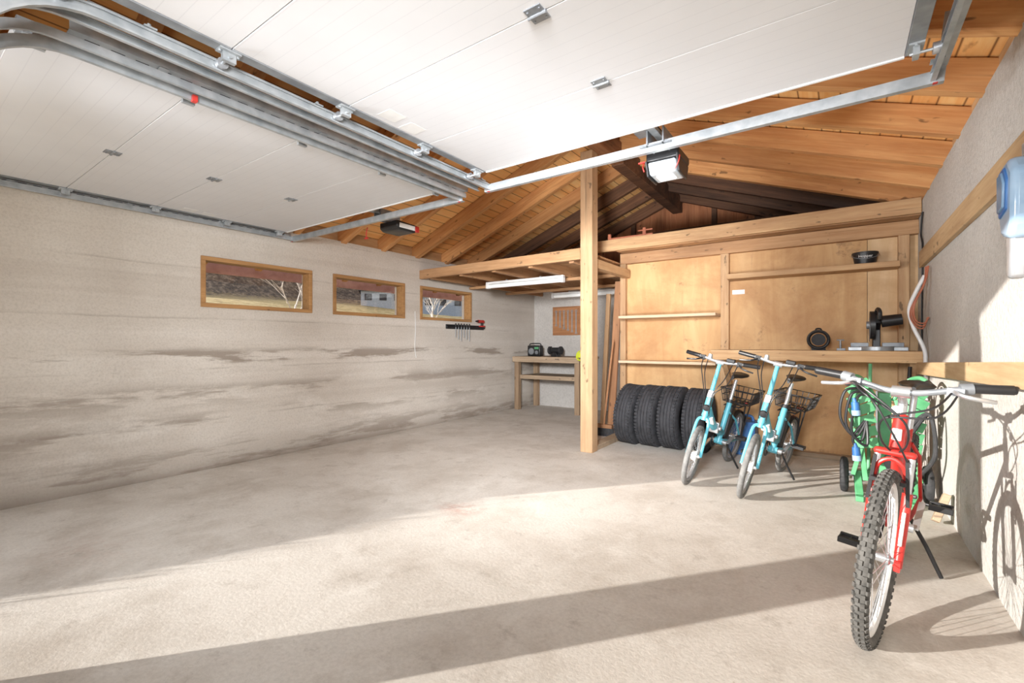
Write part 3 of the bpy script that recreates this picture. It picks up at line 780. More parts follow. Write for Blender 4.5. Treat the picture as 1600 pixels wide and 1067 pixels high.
def folding_bike(lab):
    r = thing('folding_bicycle', lab, 'bicycle', (0, 0, 0), 'turquoise folding bicycles')
    S = steer((0, .07, .45), (0, .26, 1.06), 8)
    R = .258; wbs = 1.06
    wheel(r, 'front_wheel', (0, 0, R), R, .022, M_rim, S, hub=.052, hubm=M_white, rub=M_rub_grey)
    wheel(r, 'rear_wheel', (0, wbs, R), R, .022, M_rim, None, hub=.03, rub=M_rub_grey)
    fk = MB()
    for s in (-1, 1): fk.tube(catmull([(s * .056, 0, R), (s * .053, .045, .40), (s * .046, .085, .54), (s * .02, .10, .57)], 4), .0125, 8)
    fk.cyl((0, .098, .55), (0, .113, .60), .023, n=12)
    fk.xf(S).build('fork', M_turq, r)
    fr = MB().cyl((0, .108, .585), (0, .150, .72), .028, n=16)
    fr.tube(catmull([(0, .135, .665), (0, .25, .56), (0, .40, .45), (0, .56, .385), (0, .64, .365)], 5), [.033] * 21, 14)
    fr.cyl((0, .60, .27), (0, .735, .66), .024, n=14)
    fr.cyl((-.036, .615, .285), (.036, .615, .285), .030, n=14)
    for s in (-1, 1):
        fr.tube([(s * .03, .625, .30), (s * .055, .80, .27), (s * .062, wbs, R)], .011, 8)
        fr.tube([(s * .02, .70, .56), (s * .055, .82, .48), (s * .062, wbs, R)], .010, 8)
    fro = fr.build('frame', M_turq, r)
    MB().obox((0, .245, .535), (.07, .10, .02), Matrix.Rotation(math.radians(-42), 3, 'X')).build('decal', M_white, fro, .004)
    MB().box(-.045, .045, .385, .425, .40, .50).cyl((.045, .40, .45), (.065, .40, .45), .018, n=12).build('fold_hinge', M_silver, r, .006)
    st = MB().cyl((0, .15, .72), (0, .158, .745), .028, n=14).cyl((0, .152, .74), (0, .245, 1.03), .018, .016, n=14)
    st.xf(S).build('stem', M_turq, r)
    MB().obox((0, .160, .775), (.05, .045, .07), Matrix.Rotation(math.radians(-17), 3, 'X')).xf(S).build('stem_hinge', M_silver, r, .008)
    hb = MB().tube(catmull([(-.29, .30, 1.075), (-.15, .262, 1.07), (-.05, .25, 1.055), (.05, .25, 1.055), (.15, .262, 1.07), (.29, .30, 1.075)], 4), .012, 10)
    hb.cyl((-.03, .25, 1.05), (.03, .25, 1.05), .022, n=14)
    ho = hb.xf(S).build('handlebar', M_silver, r)
    for s in (-1, 1):
        MB().cyl((s * .175, .268, 1.071), (s * .30, .303, 1.076), .018, n=12).xf(S).build('grip', M_black, ho)
        MB().tube(catmull([(s * .15, .25, 1.06), (s * .19, .20, 1.04), (s * .27, .215, 1.025)], 4), .007, 6).box(s * .15 - .02, s * .15 + .02, .245, .28, 1.045, 1.085).xf(S).build('brake_lever', M_black, ho)
    MB().box(.05, .115, .21, .27, 1.07, 1.10).xf(S).build('display', M_black, ho, .005)
    MB().cyl((-.09, .25, 1.07), (-.09, .25, 1.105), .022, .016, n=14).xf(S).build('bell', M_silver, ho)
    cb = MB()
    for i, sx in enumerate((-.14, -.10, .10, .14)):
        cb.tube(catmull([(sx, .24, 1.05), (sx * .8, .12, .98 - .03 * i), (sx * .3, .06, .80), (.025 * (1 if sx > 0 else -1), .09, .62)], 5), .004, 5)
    cb.xf(S).build('cables', M_black, r)
    MB().lathe([(.005, 0), (.026, .004), (.03, .02), (.02, .045), (.008, .055)], (0, .075, .66), (0, 1, .2), 16).xf(S).build('headlight', M_black, r)
    MB().cyl((0, .735, .655), (0, .80, .86), .0165, n=12).build('seat_post', M_silver, r)
    MB().cyl((0, .728, .64), (0, .738, .67), .032, n=14).build('seat_clamp', M_black, r)
    saddle(r, .81, .895)
    MB().obox((0, .735, .46), (.08, .09, .30), Matrix.Rotation(math.radians(-19), 3, 'X')).build('battery', M_black, r, .012)
    rk = MB()
    for s in (-1, 0, 1): rk.tube([(s * .065, .80, .60), (s * .065, 1.25, .61)], .007, 6)
    for y in (.82, .95, 1.1, 1.25): rk.tube([(-.065, y, .603), (.065, y, .603)], .007, 6)
    for s in (-1, 1):
        rk.tube([(s * .068, wbs, R + .02), (s * .066, 1.02, .60)], .007, 6).tube([(s * .068, wbs, R + .02), (s * .066, 1.2, .60)], .007, 6)
    rk.build('rear_rack', M_black, r)
    bs = MB()
    x0, x1, ya, yb, z0, z1 = -.12, .12, .92, 1.26, .622, .75
    def loop(e, z, rad): bs.tube([(x0 - e, ya - e, z), (x1 + e, ya - e, z), (x1 + e, yb + e, z), (x0 - e, yb + e, z), (x0 - e, ya - e, z)], rad, 6)
    loop(.03, z1, .007); loop(.015, (z0 + z1) / 2, .004); loop(0, z0, .005)
    for k in range(7):
        x = x0 + (x1 - x0) * k / 6; xx = x * 1.25
        for y, yy in ((ya, ya - .03), (yb, yb + .03)): bs.tube([(x, y, z0), (xx, yy, z1)], .004, 5)
        bs.tube([(x, ya, z0), (x, yb, z0)], .004, 5)
    for k in range(1, 9):
        y = ya + (yb - ya) * k / 9
        for x, xx in ((x0, x0 - .03), (x1, x1 + .03)): bs.tube([(x, y, z0), (xx, y, z1)], .004, 5)
    bs.build('wire_basket', M_black, r)
    mg = MB(); vs = []
    arc = [math.radians(a) for a in range(20, 190, 10)]
    for a in arc:
        for (x, dr_) in ((-.03, -.008), (0, .004), (.03, -.008)):
            vs.append((x, wbs + math.cos(a) * (R + .022 + dr_), R + math.sin(a) * (R + .022 + dr_)))
    fs = [(i * 3 + k, i * 3 + k + 1, i * 3 + k + 4, i * 3 + k + 3) for i in range(len(arc) - 1) for k in range(2)]
    mg.add(vs, fs).build('mudguard', M_black, r)
    MB().box(-.025, .025, 1.255, 1.27, .57, .60).build('tail_light', M_redp, r, .004)
    cranks(r, (0, .615, .285), .15, math.radians(200), .075, M_black)
    ch = MB().beam((-.052, .615, .355), (-.05, wbs, R + .035), .008, .01).beam((-.052, .615, .215), (-.05, wbs, R - .035), .008, .01)
    ch.build('chain', M_galv_d, r)
    MB().tube([(.04, .70, .27), (.10, .76, .14), (.165, .79, .035)], .009, 8).build('kickstand', M_black, r)
    return r

b1 = folding_bike('turquoise folding bike parked closest to the tyres')
b2 = copy_tree(b1)
b2['label'] = 'turquoise folding bike parked between its twin and the red bicycle'
b1.location = (-1.06, 4.08, .004); b1.rotation_euler = (0, math.radians(10), math.radians(-7))
b2.location = (-.62, 3.97, .004); b2.rotation_euler = (0, math.radians(10), math.radians(-9))

def mountain_bike():
    r = thing('mountain_bicycle', 'red mountain bike with knobbly tyres parked in the sun by the right wall', 'bicycle', (0, 0, 0))
    R = .345; wbs = 1.07
    S = steer((0, .11, .70), (0, .185, .90), -3)
    wheel(r, 'front_wheel', (0, 0, R), R, .024, M_white, S, True, rub=M_rub_dust)
    wheel(r, 'rear_wheel', (0, wbs, R), R, .024, M_white, None, True, rub=M_rub_dust)
    fk = MB()
    for s in (-1, 1):
        fk.cyl((s * .055, .0, R - .02), (s * .055, .085, .60), .0150, .0175, n=14)
        fk.box(s * .055 - .010, s * .055 + .010, -.018, .018, R - .032, R + .01)
    fk.tube(catmull([(-.055, .06, .60), (-.044, .045, .70), (0, .045, .735), (.044, .045, .70), (.055, .06, .60)], 4), .009, 8)
    fo = fk.xf(S).build('fork', M_red, r)
    for s in (-1, 1):
        MB().cyl((s * .055, .083, .59), (s * .055, .115, .735), .012, n=12).xf(S).build('stanchion', M_silver, fo)
        MB().obox((s * .055, .028, .47), (.012, .026, .13), Matrix.Rotation(math.radians(-18), 3, 'X')).xf(S).build('decal', M_white, fo, .002)
    MB().box(-.070, .070, .097, .138, .735, .762).xf(S).build('crown', M_red, fo, .012)
    for s in (-1, 1):
        MB().beam((s * .064, .035, .56), (s * .05, .03, .745), .014, .012, (1, 0, 0)).box(s * .046 - .009, s * .046 + .009, -.005, .06, .645, .66).xf(S).build('brake_arm', M_black, fo)
    fr = MB().cyl((0, .125, .765), (0, .175, .90), .024, n=16)
    fr.cyl((0, .165, .865), (0, .765, .70), .016, n=14).cyl((0, .140, .80), (0, .635, .315), .020, n=14)
    fr.cyl((0, .63, .30), (0, .785, .76), .016, n=14).cyl((-.036, .63, .30), (.036, .63, .30), .026, n=14)
    for s in (-1, 1):
        fr.tube([(s * .03, .65, .30), (s * .05, .78, .315), (s * .068, wbs, R)], .010, 8)
        fr.tube([(s * .015, .765, .69), (s * .05, .83, .62), (s * .068, wbs, R)], .009, 8)
    fro = fr.build('frame', M_red, r)
    MB().box(-.016, .016, .107, .118, .80, .85).xf(S).build('head_badge', M_white, fro, .004)
    st = MB().cyl((0, .173, .895), (0, .19, .955), .017, n=12).cyl((0, .192, .95), (0, .115, 1.0), .016, n=12).cyl((-.03, .113, 1.002), (.03, .113, 1.002), .024, n=14)
    st.xf(S).build('stem', M_silver, r)
    hb = MB().tube(catmull([(-.30, .165, 1.050), (-.20, .138, 1.042), (-.10, .115, 1.015), (-.04, .112, 1.003), (.04, .112, 1.003), (.10, .115, 1.015), (.20, .138, 1.042), (.30, .165, 1.050)], 5), .0125, 10)
    ho = hb.xf(S).build('handlebar', M_galv_d, r)
    for s in (-1, 1):
        MB().cyl((s * .205, .140, 1.0425), (s * .31, .168, 1.051), .018, n=12).xf(S).build('grip', M_black, ho)
        MB().cyl((s * .17, .13, 1.036), (s * .205, .14, 1.042), .022, n=12).box(s * .16 - .025, s * .16 + .025, .10, .15, 1.01, 1.04).xf(S).build('shifter', M_galv_d, ho)
        MB().tube(catmull([(s * .15, .11, 1.03), (s * .19, .06, 1.015), (s * .27, .085, 1.005)], 4), .008, 6).xf(S).build('brake_lever', M_silver, ho)
        MB().cyl((s * .31, .168, 1.051), (s * .316, .170, 1.051), .016, n=10).xf(S).build('bar_end', M_black, ho)
    cb = MB()
    for i, sx in enumerate((-.17, -.15, .15, .17)):
        s = 1 if sx > 0 else -1
        cb.tube(catmull([(sx, .09, 1.02), (sx * .7, .0, 1.02 - .03 * i), (-s * .03, -.01, .90), (-s * .04, .06, .80), (0, .12, .74)], 6), .004, 6)
    cb.tube(catmull([(-.15, .09, 1.02), (-.06, -.04, .96), (.02, -.03, .82), (.05, .02, .74)], 6), .004, 6)
    cb.xf(S).build('cables', M_black, r)
    MB().lathe([(.004, 0), (.020, .005), (.020, .01)], (0, .06, .93), (0, -1, .1), 18).xf(S).build('reflector', M_white, r)
    MB().cyl((0, .78, .75), (0, .835, .93), .0145, n=12).build('seat_post', M_silver, r)
    saddle(r, .85, .965)
    cranks(r, (0, .63, .30), .172, math.radians(215), .09, M_black)
    MB().beam((-.052, .63, .385), (-.05, wbs, R + .04), .008, .01).beam((-.052, .63, .215), (-.05, wbs, R - .04), .008, .01).build('chain', M_galv_d, r)
    cs = MB()
    for k in range(6): cs.lathe([(.02, -.056 + k * .005), (.028 + .005 * (5 - k) * .6 + .008, -.056 + k * .005), (.028 + .005 * (5 - k) * .6 + .008, -.0535 + k * .005), (.02, -.0535 + k * .005)], (0, wbs, R), (1, 0, 0), 24, True)
    cs.build('cassette', M_galv_d, r)
    MB().tube([(.05, .78, .30), (.12, .82, .17), (.19, .86, .022)], .010, 8).build('kickstand', M_black, r)
    return r
mb_ = mountain_bike()
mb_.location = (.095, 2.36, .006); mb_.rotation_euler = (0, math.radians(5.5), math.radians(-9.0))

# ------------------------------------------------------------------ green wheeled cart
gx, gy = .28, 4.62
G = thing('garden_cart', 'folded green wheeled cart with slats and black cables behind the red bicycle', 'cart', (gx, gy, 0))
MB().box(gx - .04, gx + .04, gy - .05, gy + .05, .14, .82).build('column', M_green, G, .006)
fm = MB().beam((gx - .19, gy + .02, .16), (gx + .19, gy + .02, .16), .06, .05)
for s in (-1, 1):
    fm.beam((gx + s * .12, gy - .10, .14), (gx + s * .20, gy - .16, .92), .035, .035, (0, 1, 0))
    fm.beam((gx + s * .20, gy - .13, .18), (gx + s * .06, gy - .15, .78), .03, .03, (0, 1, 0))
    fm.beam((gx + s * .17, gy - .02, .16), (gx + s * .16, gy - .18, .035), .05, .04)
    fm.beam((gx + s * .16, gy - .14, .022), (gx + s * .16, gy - .24, .022), .05, .04)
fm.build('frame', M_green, G, .004)
for s in (-1, 1):
    for k in range(6):
        z = .44 + .086 * k
        y = gy - .15 - .05 * k / 5
        tilt = math.radians(s * (10 + 5 * k))
        R3 = Matrix.Rotation(tilt, 3, 'Y')
        vs = []
        for i in range(7):
            f = i / 6 - .5
            for dy, dz in ((0, -.036), (-.012, -.036), (-.012, .036), (0, .036)):
                q = R3 @ V((f * .16, 0, dz))
                vs.append((gx + s * (.125 + .008 * k) + q.x, y - .022 * math.cos(PI * f) + dy, z + q.z))
        fs = [(i * 4 + j, i * 4 + (j + 1) % 4, i * 4 + 4 + (j + 1) % 4, i * 4 + 4 + j) for i in range(6) for j in range(4)] + [(0, 1, 2, 3), (27, 26, 25, 24)]
        MB().add(vs, fs).build('slat', M_green, G)
    MB().tube(catmull([(gx + s * .05, gy - .02, .76), (gx + s * .13, gy - .05, .91), (gx + s * .19, gy - .16, .95), (gx + s * .23, gy - .26, .92)], 5), .015, 10).build('lever', M_green, G)
    MB().cyl((gx + s * .225, gy - .24, .923), (gx + s * .235, gy - .33, .90), .020, n=12).build('lever_grip', M_black, G)
    wx = gx + s * .255
    MB().lathe([(.06, -.022), (.10, -.03), (.132, -.022), (.14, -.008), (.14, .008), (.132, .022), (.10, .03), (.06, .022)], (wx, gy + .02, .14), (1, 0, 0), 36, True).build('wheel', M_rubber, G)
    MB().lathe([(.012, -.03), (.03, -.026), (.064, -.014), (.064, .014), (.03, .026), (.012, .03)], (wx, gy + .02, .14), (1, 0, 0), 24).build('wheel_disc', M_galv_d, G)
MB().cyl((gx - .255, gy + .02, .14), (gx + .255, gy + .02, .14), .010, n=8).build('axle', M_galv, G)
MB().cyl((gx + .08, gy - .12, .30), (gx + .08, gy + .16, .30), .09, n=20).box(gx + .03, gx + .14, gy - .08, gy + .02, .38, .46).build('motor', M_black, G)
MB().cyl((gx, gy + .10, .2), (gx, gy + .10, .82), .05, n=16).build('back_tube', M_galv_d, G)
for k in range(3):
    x0 = gx - .25 + .035 * k
    MB().tube(catmull([(gx - .13, gy - .24, .86 - .02 * k), (x0, gy - .27, .84 - .03 * k), (x0 - .03, gy - .28, .64 - .05 * k), (x0 + .06, gy - .27, .50 - .03 * k), (gx - .12, gy - .24, .62)], 8), .010, 8).build('cable', M_black, G)
MB().tube(catmull([(gx - .13, gy - .24, .62), (gx - .20, gy - .27, .50), (gx - .19, gy - .27, .42)], 6), .010, 8).build('cable', M_black, G)
for (x, y, z) in ((gx - .185, gy - .27, .36), (gx - .19, gy - .275, .70)):
    MB().cyl((x, y, z + .06), (x - .008, y, z + .09), .015, .011, n=12).cyl((x + .005, y, z), (x, y, z + .06), .027, .024, n=16).build('plug', M_blue, G)
    MB().cyl((x + .008, y, z - .04), (x + .005, y, z - .001), .029, n=14).build('socket', M_lblue, G)
for k in range(2):
    MB().tube(catmull([(gx + .12, gy - .21, .50 + .08 * k), (gx + .23, gy - .26, .70), (gx + .26, gy - .26 - .02 * k, .42), (gx + .18, gy - .2, .24)], 7), .013, 8).build('hose', M_rubber, G)

# corner tools
tg = thing('garden_rake', 'green handled rake standing against the plywood in the right corner', 'rake', (.20, 5.2, 0))
MB().tube([(.20, 5.13, .05), (.22, 5.265, 1.02)], .014, 10).build('handle', M_green, tg)
rk = MB().box(.02, .38, 5.10, 5.13, .04, .065)
for k in range(12): rk.box(.025 + k * .031, .033 + k * .031, 5.095, 5.105, 0, .05)
rk.build('head', M_galv_d, tg)
tg = thing('spade', 'dark handled spade leaning in the right corner under the worktop end', 'spade', (.45, 5.1, 0))
MB().tube([(.44, 5.05, .28), (.49, 5.24, 1.0)], .015, 10).build('handle', M_black, tg)
MB().prism([(.37, 5.02, .30), (.51, 5.02, .30), (.51, 4.99, .08), (.44, 4.98, 0), (.37, 4.99, .08)], (0, .006, 0)).build('blade', M_galv_d, tg)
one('jerrycan', 'blue plastic canister on the floor behind the folding bikes', 'canister', MB().box(-1.0, -.74, 5.50, 5.72, 0, .36).cyl((-.95, 5.61, .36), (-.95, 5.61, .41), .03, n=14).tube(catmull([(-.9, 5.61, .355), (-.88, 5.61, .41), (-.79, 5.61, .41), (-.77, 5.61, .355)], 4), .016, 8), M_blue, None, .02)
one('timber_offcut', 'short timber offcut leaning at the foot of the right wall', 'timber', MB().beam((XR - .10, 4.10, .03), (XR - .035, 4.16, .20), .08, .04, (1, 0, 0)), M_grey_wood, None, .003)

# ------------------------------------------------------------------ objects on the worktop and shelf
ZW = 1.135
ms = thing('mitre_saw', 'black mitre saw with a silver table on the worktop', 'saw', (.28, 5.52, ZW))
MB().box(.06, .50, 5.44, 5.58, ZW, ZW + .035).cyl((.28, 5.49, ZW), (.28, 5.49, ZW + .04), .13, n=28).build('table', M_galv, ms, .004)
for a, b in ((.08, .22), (.32, .48)): MB().box(a, b, 5.56, 5.585, ZW + .035, ZW + .075).build('fence', M_galv_d, ms, .003)
MB().prism([(.25, 5.60, ZW + .03), (.25, 5.68, ZW + .03), (.25, 5.66, ZW + .26), (.25, 5.50, ZW + .34), (.25, 5.48, ZW + .26), (.25, 5.60, ZW + .2)], (.06, 0, 0)).build('arm', M_black, ms, .006)
MB().cyl((.225, 5.50, ZW + .24), (.265, 5.50, ZW + .24), .13, n=32).build('blade_guard', M_black, ms)
MB().cyl((.20, 5.50, ZW + .24), (.222, 5.50, ZW + .24), .035, n=16).cyl((.222, 5.5, ZW + .2), (.224, 5.5, ZW + .2), .115, n=36).build('blade', M_galv_d, ms)
MB().cyl((.31, 5.50, ZW + .27), (.46, 5.50, ZW + .29), .055, .05, n=18).build('motor', M_black, ms)
MB().tube(catmull([(.27, 5.45, ZW + .35), (.28, 5.38, ZW + .38), (.29, 5.33, ZW + .35), (.29, 5.34, ZW + .29)], 5), .018, 10).build('handle', M_black, ms)
cl = MB()
for k in range(5): cl.ring((-.18, 5.55 + .016 * k, ZW + .106), (0, 1, .12), .088 - .006 * (k % 2), .012, 32, 8)
cr_ = thing('cable_coil', 'round black coil of cable standing on the worktop left of the saw', 'cable', (-.18, 5.58, ZW))
cl.build('coil', M_black, cr_)
MB().cyl((-.18, 5.56, ZW + .106), (-.18, 5.63, ZW + .106), .06, n=20).box(-.24, -.12, 5.57, 5.62, ZW + .0, ZW + .03).build('spool', M_rubber, cr_)
MB().tube(catmull([(-.205, 5.59, ZW + .19), (-.197, 5.59, ZW + .215), (-.163, 5.59, ZW + .215), (-.155, 5.59, ZW + .19)], 4), .008, 8).build('handle', M_black, cr_)
one('clamp', 'small grey screw clamp on the worktop between coil and saw', 'clamp', MB().box(-.03, .04, 5.42, 5.5, ZW, ZW + .022).cyl((0, 5.46, ZW + .02), (0, 5.46, ZW + .10), .009, n=10).cyl((-.03, 5.46, ZW + .10), (.03, 5.46, ZW + .10), .007, n=8), M_galv_d, None, .002)
bk = thing('bucket', 'low black bucket with white lettering on the upper shelf', 'bucket', (.20, 5.76, 1.985))
MB().lathe([(.072, 0), (.085, .005), (.102, .105), (.108, .105), (.108, .118), (.096, .118), (.082, .012), (.0, .012)], (.20, 5.775, 1.985), (0, 0, 1), 36).build('body', M_black, bk)
MB().tube(catmull([(.092, 5.775, 2.09), (.105, 5.71, 2.055), (.20, 5.668, 2.03), (.295, 5.71, 2.055), (.308, 5.775, 2.09)], 6), .003, 6).build('handle', M_galv_d, bk)
def text(s, size, loc, rot, mat, parent, name='lettering'):
    cu = bpy.data.curves.new(name, 'FONT'); cu.body = s; cu.size = size; cu.extrude = .0006; cu.align_x = 'CENTER'; cu.align_y = 'CENTER'
    o = bpy.data.objects.new('tmp', cu); COL.objects.link(o)
    bpy.context.view_layer.update()
    me = bpy.data.meshes.new_from_object(o.evaluated_get(bpy.context.evaluated_depsgraph_get()))
    bpy.data.objects.remove(o)
    me.materials.clear(); me.materials.append(mat)
    q = bpy.data.objects.new(name, me); COL.objects.link(q); q.parent = parent
    q.location = V(loc) - wloc(parent); q.rotation_euler = rot
    return q
text('Hopper', .036, (.20, 5.673, 2.056), (math.radians(82), 0, 0), M_white, bk)
one('paper_tag', 'small white paper tag pinned to the plywood beside the middle stud', 'tag', MB().box(-1.03, -.90, YP - .004, YP - .0005, 1.775, 1.825), M_white)
# red clamp lying on the loft beam
ZC = 2.541
rcx = MB().beam((-2.45, YL, ZC + .012), (-1.88, YL + .01, ZC + .012), .025, .02)
rcx.box(-2.46, -2.42, YL - .015, YL + .015, ZC + .002, ZC + .075).box(-2.0, -1.96, YL - .015, YL + .015, ZC + .002, ZC + .10).cyl((-2.06, YL, ZC + .07), (-1.88, YL, ZC + .07), .010, n=10)
one('bar_clamp', 'worn red bar clamp lying on the edge of the loft beside the post', 'clamp', rcx, M_redo, None, .003)

# pipes and hose in the right corner
one('conduit_pipe', 'pale bent plastic pipe rising in the corner beside the worktop', 'pipe', MB().tube(catmull([(.585, 5.15, .72), (.585, 5.2, 1.0), (.58, 5.22, 1.15), (.51, 5.24, 1.35), (.485, 5.24, 1.5), (.53, 5.24, 1.65), (.585, 5.24, 1.78)], 8), .015, 12), M_white)
hz = MB()
for k in range(3):
    hz.tube(catmull([(.59 - .005 * k, 5.08 + .03 * k, 1.84), (.565, 5.05 + .03 * k, 1.70), (.50 - .01 * k, 5.05 + .03 * k, 1.52 - .02 * k), (.51, 5.08 + .03 * k, 1.40 - .02 * k), (.565, 5.1 + .03 * k, 1.37 - .02 * k), (.595, 5.1 + .03 * k, 1.42)], 8), .006, 8)
one('copper_hose', 'loops of copper coloured hose hanging on the right wall at the corner', 'hose', hz, M_copper)
one('black_cable', 'thin black cable running down the right wall corner', 'cable', MB().tube(catmull([(.60, 5.5, 2.38), (.595, 5.56, 2.2), (.60, 5.5, 2.05), (.60, 5.55, 1.5), (.60, 5.55, 1.2)], 5), .008, 6), M_black)
# lamp like tool at the right edge
bt = thing('work_lamp', 'clear bluish hand lamp with a blue face hanging on the right wall board', 'lamp', (XR - .07, 2.50, 1.43))
XB = XR - .115
MB().prism([(XB, 2.52, 1.87), (XB, 2.42, 1.88), (XB, 2.36, 1.82), (XB, 2.37, 1.64), (XB, 2.42, 1.58), (XB, 2.51, 1.60), (XB, 2.545, 1.70), (XB, 2.545, 1.82)], (.08, 0, 0)).build('body', M_lblue, bt, .02)
MB().prism([(XB - .006, 2.505, 1.845), (XB - .006, 2.44, 1.85), (XB - .006, 2.405, 1.80), (XB - .006, 2.415, 1.69), (XB - .006, 2.505, 1.67), (XB - .006, 2.525, 1.74)], (.05, 0, 0)).build('face', M_blue, bt, .006)
MB().prism([(XB - .012, 2.50, 1.83), (XB - .012, 2.45, 1.835), (XB - .012, 2.42, 1.79), (XB - .012, 2.43, 1.70), (XB - .012, 2.50, 1.69)], (.05, 0, 0)).build('lens', M_greyface, bt, .005)
MB().prism([(XB + .012, 2.50, 1.61), (XB + .012, 2.43, 1.60), (XB + .012, 2.45, 1.44), (XB + .012, 2.49, 1.44)], (.05, 0, 0)).build('handle', M_rim, bt, .014)
MB().box(XR - .06, XR - .03, 2.47, 2.5, 1.86, 1.94).build('hook', M_galv, bt)

# ------------------------------------------------------------------ outside
def hgt(x, y):
    d = -x - 8
    if d < 0: return -.13
    if d < 48: return -.13 + .145 * d
    return -.13 + .145 * 48 + (d - 48) * .62
nx, ny = 44, 30; vs = []; fs = []
for i in range(nx + 1):
    x = 12 - i * 3.2
    for j in range(ny + 1):
        y = -14 + j * 5
        n_ = 0 if x > -12 else (math.sin(x * .37 + y * .21) + math.sin(y * .53 - x * .11)) * .22
        vs.append((x, y, hgt(x, y) + n_))
for i in range(nx):
    for j in range(ny): fs.append((i * (ny + 1) + j, i * (ny + 1) + j + 1, (i + 1) * (ny + 1) + j + 1, (i + 1) * (ny + 1) + j))
gm = MB().add(vs, fs)
# added off-camera earth bank shading the left floor, grass tufts soften its shadow edge
nb = 14; vs = []; fs = []
def btop(x): return min(.96, max(0, (-3.72 - x) * .68))
for i in range(nb + 1):
    x = -6.2 + i * (2.75 / nb)
    top = btop(x) + .03 * math.sin(i * 1.7)
    for j in range(9):
        f = j / 8
        vs.append((x, -1.3 + f * 1.0, -.13 + (top + .13) * math.sin(PI * f) ** .6 if 0 < f < 1 else -.14))
for i in range(nb):
    for j in range(8): fs.append((i * 9 + j, i * 9 + j + 1, (i + 1) * 9 + j + 1, (i + 1) * 9 + j))
gm.add(vs, fs)
for i in range(900):
    x = random.uniform(-6.0, -3.5); f = random.uniform(.2, .8)
    b0 = V((x, -1.3 + f, -.13 + (btop(x) + .13) * math.sin(PI * f) ** .6 - .02))
    hh = random.uniform(.06, .28) * random.uniform(.5, 1); wd = random.uniform(.003, .007)
    a = random.uniform(0, PI); dx, dy = math.cos(a) * wd, math.sin(a) * wd
    tip = b0 + V((random.uniform(-.4, .4) * hh, random.uniform(-.4, .4) * hh, hh))
    gm.add([b0 + V((dx, dy, 0)), b0 - V((dx, dy, 0)), tip], [(0, 1, 2)])
# added unseen knoll that keeps the sun off the left windows
vs = [(-11.6, -3.4, 5.2)]; fs = []
nr, na = 8, 28
for i in range(1, nr + 1):
    r_ = i / nr
    for j in range(na):
        a = 2 * PI * j / na
        vs.append((-11.6 + 2.6 * r_ * math.cos(a), -3.4 + 3.1 * r_ * math.sin(a), 5.3 * (1 - r_ ** 5) - .1 + .1 * math.sin(j * 2.3 + i)))
for j in range(na): fs.append((0, 1 + j, 1 + (j + 1) % na))
for i in range(nr - 1):
    for j in range(na): fs.append((1 + i * na + j, 1 + i * na + (j + 1) % na, 1 + (i + 1) * na + (j + 1) % na, 1 + (i + 1) * na + j))
gm.add(vs, fs)
struct('ground_outside', gm, M_hill)  # terrain merged with the added sun-blocking bank and knoll

def house(x, y, z, w, h, lab, mat):
    t = thing('house', lab, 'house', (x, y, z))
    R = lambda px, py, pz: V((x + px * .63 + py * .78, y + px * .78 - py * .63, z + pz))
    bx = [R(-w / 2, -2, 0), R(w / 2, -2, 0), R(w / 2, 2, 0), R(-w / 2, 2, 0)]
    MB().prism([p - V((0, 0, 1.5)) for p in bx], (0, 0, h + 1.5)).build('walls', mat, t)
    q = MB(); a = [R(-w / 2 - .3, -2.4, h), R(-w / 2 - .3, 2.4, h), R(-w / 2 - .3, 0, h + 1.2)]
    q.prism(a, R(w + .6, 0, 0) - R(0, 0, 0)).build('roof', M_roofd, t)
    for k in range(3):
        px = -w / 2 + w * (k + .5) / 3
        MB().prism([R(px - .45, 2.02, h * .35), R(px + .45, 2.02, h * .35), R(px + .45, 2.02, h * .8), R(px - .45, 2.02, h * .8)], (R(0, .02, 0) - R(0, 0, 0))).build('window', M_roofd, t)
house(-50, 40.5, 6.2, 5.5, 1.8, 'grey house with a dark roof seen through the middle window', M_housew)
house(-46, 47.5, 5.8, 6.0, 1.8, 'pale blue grey house with dark roof seen through the farthest window', plain('blue_house', (170, 184, 204), (148, 162, 184), .8))

def birch(x, y, z, H, lab):
    m = MB()
    def br(p, d, L, r, lv):
        q = p + d * L
        mid = (p + q) / 2 + V((random.uniform(-1, 1), random.uniform(-1, 1), 0)) * L * .06
        m.tube([p, mid, q], [r, r * .85, r * .65], 5)
        if lv == 0: return
        for k in range(4 if lv > 1 else 5):
            a = random.uniform(0, 2 * PI); t_ = random.uniform(.35, 1)
            dd = (d + V((math.cos(a), math.sin(a), random.uniform(-.1, .5))) * random.uniform(.5, .9)).normalized()
            br(p + (q - p) * t_, dd, L * random.uniform(.45, .65), r * .5, lv - 1)
    br(V((x, y, z)), V((.05, .05, 1)).normalized(), H, .036, 3)
    return one('birch_tree', lab, 'tree', m, M_birch)
birch(-11.2, 6.2, hgt(-11.2, 0) - .05, 1.9, 'bare pale birch outside the window nearest the door')
birch(-13.5, 13.2, hgt(-13.5, 0) - .05, 2.2, 'bare pale birch outside the farthest window')

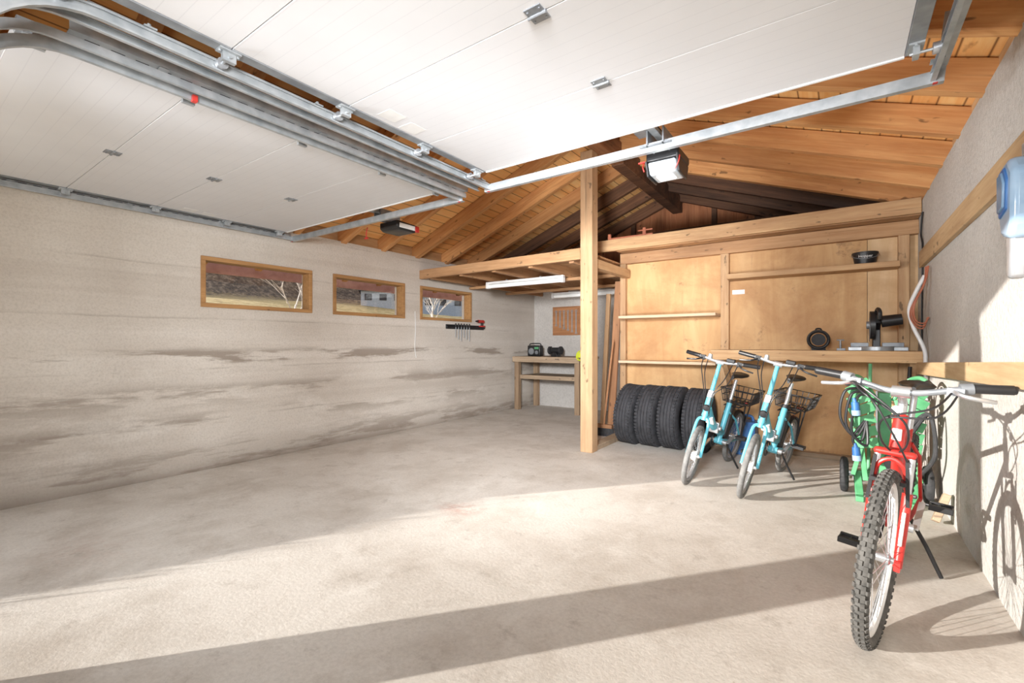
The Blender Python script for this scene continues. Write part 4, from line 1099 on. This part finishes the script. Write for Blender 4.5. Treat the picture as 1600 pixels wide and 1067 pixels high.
# ------------------------------------------------------------------ light and camera
wd = bpy.data.worlds.new('sky'); scn.world = wd; wd.use_nodes = True
bg = wd.node_tree.nodes['Background']; bg.inputs[0].default_value = (.91, .945, 1, 1); bg.inputs[1].default_value = .85
sd = V((.817, 1, -.27)).normalized()
L = bpy.data.lights.new('sun', 'SUN'); L.energy = 9.4; L.angle = math.radians(.6); L.color = (1, .95, .88)
so = bpy.data.objects.new('sun', L); COL.objects.link(so); so.rotation_euler = sd.to_track_quat('-Z', 'Y').to_euler(); so.location = (-8, -10, 6)
CF = (.96, .98, 1)
def area(loc, tgt, sx, sy, p, col=CF):
    a = bpy.data.lights.new('area', 'AREA'); a.shape = 'RECTANGLE'; a.size = sx; a.size_y = sy; a.energy = p; a.color = col
    o = bpy.data.objects.new('doorway_fill_light', a); COL.objects.link(o); o.location = loc  # added fill light in the door opening, not a real fixture
    o.rotation_euler = (V(tgt) - V(loc)).to_track_quat('-Z', 'Y').to_euler()
def spot(loc, tgt, ang, p, rad=.35, col=CF):
    a = bpy.data.lights.new('spot', 'SPOT'); a.spot_size = math.radians(ang); a.spot_blend = 1.0; a.energy = p; a.shadow_soft_size = rad; a.color = col
    o = bpy.data.objects.new('fill_spot_light', a); COL.objects.link(o); o.location = loc  # added fill spot to brighten the interior, no real lamp stands here
    o.rotation_euler = (V(tgt) - V(loc)).to_track_quat('-Z', 'Y').to_euler()
area((-1.0, -.35, 1.3), (-1.3, 5, 1.7), 2.2, 1.8, 4)
area((-3.6, -.35, 1.3), (-3.6, 5, 2.6), 1.9, 1.8, 9)
spot((-.35, -.45, 2.1), (-3.9, 7.2, .3), 56, 1900)
spot((-.25, -.45, 1.9), (-.9, 6.0, 1.3), 56, 480)
spot((-.5, -.40, .6), (-2.3, 6.4, 2.75), 33, 1600)
spot((-.35, -.45, 1.8), (-4.9, 3.6, 1.15), 76, 600)
spot((-3.6, -.45, 1.7), (.6, 4.0, 1.9), 60, 320)
spot((-3.4, -.40, .8), (.45, 3.9, 2.60), 30, 780)

cam = bpy.data.cameras.new('camera'); co = bpy.data.objects.new('camera', cam); COL.objects.link(co)
co.location = (0, 0, 1.2); co.rotation_euler = (math.radians(90), 0, math.radians(35.4))
cam.sensor_width = 36; cam.lens = 722 * 36 / 1600; cam.shift_y = 3.5 / 1600; cam.clip_start = .02; cam.clip_end = 500
scn.camera = co
scn.view_settings.view_transform = 'Standard'
scn.view_settings.look = 'None'
